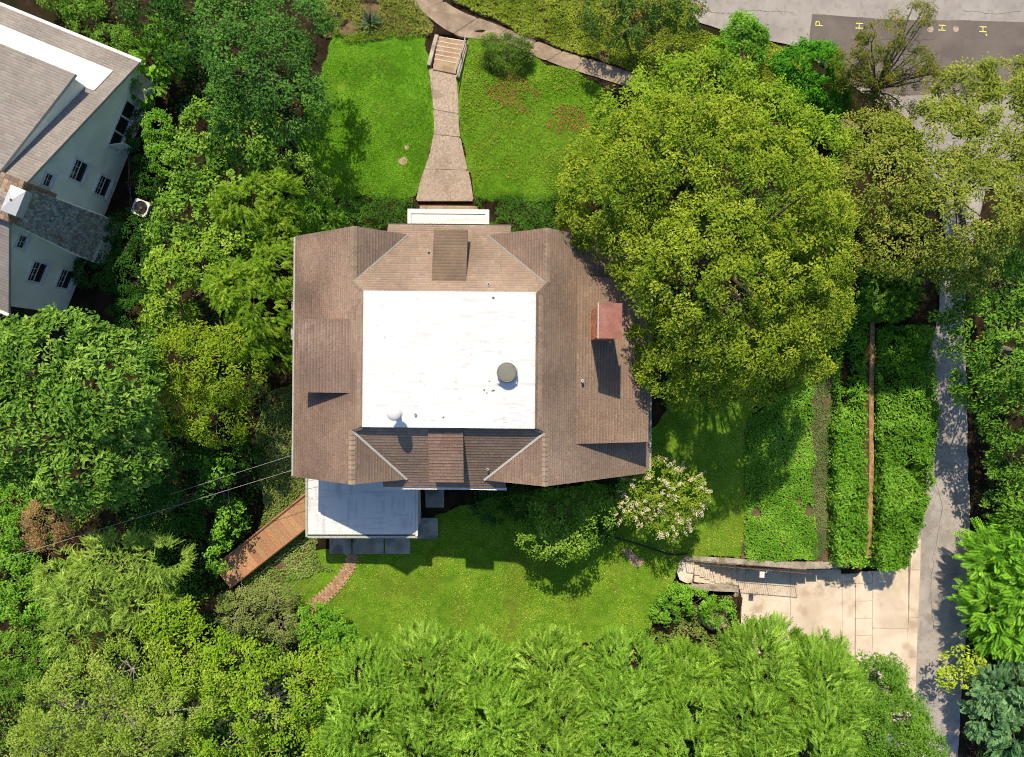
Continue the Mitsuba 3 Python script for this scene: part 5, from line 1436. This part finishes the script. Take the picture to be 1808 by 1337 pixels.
il = lawn('side_bed', 'dark soil under the ivy left of the house', [(470, 700), (560, 640), (560, 980), (590, 1005), (500, 1030), (440, 1060), (430, 1020), (470, 900), (450, 800)], 'ivy_soil')
fb = lawn('front_bank', 'planted bank between sidewalk and street', [(780, -60), (1210, -60), (1230, 60), (1420, 90), (1440, 210), (1330, 260), (1160, 150), (1090, 118), (985, 86), (880, 43), (800, 6)], 'ivy_soil')
tb = lawn('top_border', 'planted border above the front lawn', [(560, -40), (690, -40), (745, 20), (770, 60), (640, 80), (560, 60)], 'ivy_soil')


BARE = []
for lb, pts in (('mulched earth patch between the driveway shrub and the conifer screen', [(1232, 1078), (1262, 1070), (1282, 1082), (1284, 1106), (1256, 1114), (1234, 1100)]),
                ('small bare earth patch on the back lawn near the hose', [(1096, 972), (1112, 968), (1122, 980), (1138, 990), (1130, 1002), (1116, 1000), (1108, 986)]),
                ('small dry patch on the left front lawn', [(704, 281), (716, 277), (722, 286), (713, 294), (704, 290)]),
                ('tiny dry patch on the left front lawn', [(714, 256), (722, 253), (724, 263), (716, 266)])):
    g = ragged(gpoly(pts), .08, .12, 8)
    struct('bare_earth', drape(g, .045, .2), 'step_stone', lb)
    BARE.append(g)


def tufts(name, label, poly, dens, L, cols, seed, w=.012, holes=None, blades=3, lean=.9, dz=.02):
    r = np.random.default_rng(seed)
    x0, y0, x1, y1 = poly.bounds
    n = int(dens * (x1 - x0) * (y1 - y0))
    q = np.c_[r.uniform(x0, x1, n), r.uniform(y0, y1, n)]
    q = q[contains_xy(poly, q[:, 0], q[:, 1])]
    if holes is not None:
        q = q[~contains_xy(holes, q[:, 0], q[:, 1])]
    bare = meshkit.fbm(np.c_[q * .55, np.zeros(len(q)) + seed], 3)
    q = q[bare < .78]
    for g in BARE:
        q = q[~contains_xy(g, q[:, 0], q[:, 1]) | (r.uniform(0, 1, len(q)) < .25)]
    b = np.c_[q, zf(q[:, 0], q[:, 1]) + dz]
    b = np.repeat(b, blades, 0)
    m = len(b)
    b[:, :2] += r.normal(0, .03, (m, 2))
    d = unit(rdir(r, m) * [lean, lean, .1] + [0, 0, .75])
    s = unit(np.cross(d, [0, 0, 1.0]) + 1e-6) * w
    l_ = (L * r.uniform(.6, 1.3, m))[:, None]
    v = np.stack([b - s, b + s, b + d * l_], 1).reshape(-1, 3)
    ct = np.clip((meshkit.fbm(np.c_[b[:, :2] * .8, np.zeros(m)], 3) - .3) * 2.2, 0, 1)
    c = pal(r, cols, m, ct)
    k = numbered(name)
    put(k, (v, np.arange(3 * m).reshape(-1, 3)), 'leaf', color=np.repeat(c, 3, 0))
    labels[k] = {'label': label, 'category': 'grass', 'kind': 'stuff'}


def cover(name, label, poly, dens, L, W, cols, seed, h=.12, holes=None, thin=.72, catg='ground cover'):
    r = np.random.default_rng(seed)
    x0, y0, x1, y1 = poly.bounds
    n = int(dens * (x1 - x0) * (y1 - y0))
    q = np.c_[r.uniform(x0, x1, n), r.uniform(y0, y1, n)]
    q = q[contains_xy(poly, q[:, 0], q[:, 1])]
    if holes is not None:
        q = q[~contains_xy(holes, q[:, 0], q[:, 1])]
    bare = meshkit.fbm(np.c_[q * .8, np.zeros(len(q)) + seed], 3)
    q = q[bare < thin]
    m = len(q)
    hz = meshkit.fbm(np.c_[q * 2.2, np.zeros(m) + seed], 3)
    p = np.c_[q, zf(q[:, 0], q[:, 1]) + .03 + h * (.4 + 1.2 * hz) * r.uniform(.5, 1, m)]
    ct = np.clip((meshkit.fbm(np.c_[q * .9, np.zeros(m) + 4], 3) - .3) * 2.2, 0, 1)
    s = r.uniform(.7, 1.3, m)
    v, f, col = leaf_mesh(p, unit(rdir(r, m) * .65 + [0, 0, 1]), rdir(r, m), L * s, W * s, pal(r, cols, m, ct))
    k = numbered(name)
    put(k, (v, f), 'leaf', color=col)
    labels[k] = {'label': label, 'category': catg, 'kind': 'stuff'}


FL = [(.055, .15, .009), (.10, .24, .014), (.16, .31, .03)]
tufts('lawn_grass', 'thick bright green grass of the left front lawn', lf, 420, .10, FL, 91, .014, NOLAWN)
tufts('lawn_grass', 'thick bright green grass of the right front lawn', rf, 420, .10, [(.065, .15, .01), (.12, .24, .016), (.19, .30, .035)], 92, .014, NOLAWN)
tufts('lawn_grass', 'short yellow green grass of the back lawn', bl.difference(gpoly([(582, 940), (725, 940), (725, 978), (632, 978), (628, 1000), (560, 1076), (538, 1072), (612, 995), (612, 978), (582, 978)])), 380, .07, [(.065, .155, .012), (.13, .265, .018), (.24, .33, .045)], 93, .014, house_foot, 2)
cover('ivy', 'bright green ivy carpet on the slope beside the hedges', ragged(gpoly([(1318, 740), (1434, 655), (1440, 985), (1380, 990), (1310, 986)]), .32, .25, 31), 380, .12, .085, BG, 94, .16, thin=.8)
cover('juniper', 'grey green juniper strip along the inner hedge', gpoly([(1434, 650), (1482, 640), (1482, 985), (1436, 985)]), 420, .10, .03, [(.06, .11, .035), (.10, .165, .055), (.17, .23, .095)], 95, .12, thin=.72)
cover('ivy', 'dark green ivy bed left of the house and around the timber ramp', il, 360, .085, .06, [(.07, .125, .018), (.13, .20, .045), (.22, .28, .09)], 96, .14, thin=.8)
cover('bank_plants', 'yellow green ground cover on the bank above the street', fb, 400, .13, .065, [(.08, .125, .012), (.15, .21, .02), (.24, .28, .05)], 97, .25, thin=.74)
cover('border_plants', 'mixed ground cover at the top of the front lawn', tb, 260, .13, .06, OL, 98, .25, thin=.6)
cover('weeds', 'mixed weeds scattered over the right front lawn', rf.difference(NOLAWN), 110, .09, .06, [(.06, .12, .01), (.12, .19, .02), (.2, .22, .03)], 99, .1, thin=.62)
cover('withered_weeds', 'rust coloured withered patches on the right front lawn', ragged(gpoly([(835, 110), (900, 130), (1010, 180), (1050, 240), (990, 238), (900, 195), (850, 165)]), .5, .3, 12), 130, .1, .055, [(.13, .09, .03), (.25, .115, .05), (.2, .16, .04)], 106, .14, thin=.66)
cover('understory', 'low leafy plants under the trees of the left border', gpoly([(250, 60), (560, 60), (560, 350), (510, 420), (470, 800), (440, 1000), (340, 1080), (200, 900), (300, 700), (260, 500), (300, 350)]), 70, .15, .08, DG, 100, .3, thin=.62)
cover('understory', 'low leafy plants along the left edge below the magnolia', gpoly([(-40, 840), (330, 860), (430, 1080), (600, 1150), (600, 1340), (-40, 1340)]), 80, .15, .08, MG, 101, .3, thin=.62)
cover('understory', 'low leafy plants on the bare soil behind the stucco house', gpoly([(40, -60), (330, -60), (330, 110), (250, 110), (120, 40)]), 60, .15, .08, MG, 110, .3, thin=.58)
cover('understory', 'low leafy plants under the conifer screen', gpoly([(600, 1150), (1290, 1130), (1290, 1340), (600, 1340)]), 60, .16, .08, MG, 107, .4, thin=.8)
cover('understory', 'low leafy plants between the back lawn and the driveway', gpoly([(1165, 1045), (1290, 1050), (1285, 1200), (1150, 1180), (1140, 1110)]), 260, .13, .065, [(.05, .10, .015), (.10, .17, .03), (.2, .2, .08)], 102, .25, thin=.62)
cover('understory', 'low leafy plants right of the alley', gpoly([(1730, 420), (1850, 420), (1850, 1350), (1720, 1350), (1735, 900)]), 70, .16, .09, DG, 103, .3, thin=.62)
cover('understory', 'low leafy plants under the large tree', gpoly([(1150, 180), (1480, 220), (1500, 500), (1480, 640), (1330, 730), (1180, 690), (1140, 500), (1050, 350)]), 80, .15, .08, MG, 104, .25, thin=.62)
cover('fallen_leaves', 'rusty fallen leaves along the edge of the alley', gpoly([(1698, 1350), (1700, 1100), (1704, 900), (1700, 760), (1730, 760), (1734, 900), (1728, 1100), (1715, 1350)]), 60, .09, .06, [(.2, .07, .04), (.33, .13, .07), (.4, .22, .12)], 105, .03, thin=.6, catg='leaves')
cover('fallen_leaves', 'pale fallen leaves and clippings scattered over the back lawn', bl, 3.5, .07, .05, [(.3, .26, .14), (.45, .4, .22)], 108, .05, house_foot, thin=.7, catg='leaves')
cover('fallen_leaves', 'dry leaves scattered on the driveway slabs', Polygon([P(u, v, PADZ)[:2] for u, v in [(1400, 1012), (1600, 1003), (1596, 1160), (1400, 1140)]]), 0.01, .07, .05, [(.12, .08, .04)], 109, .03, catg='leaves') if False else None
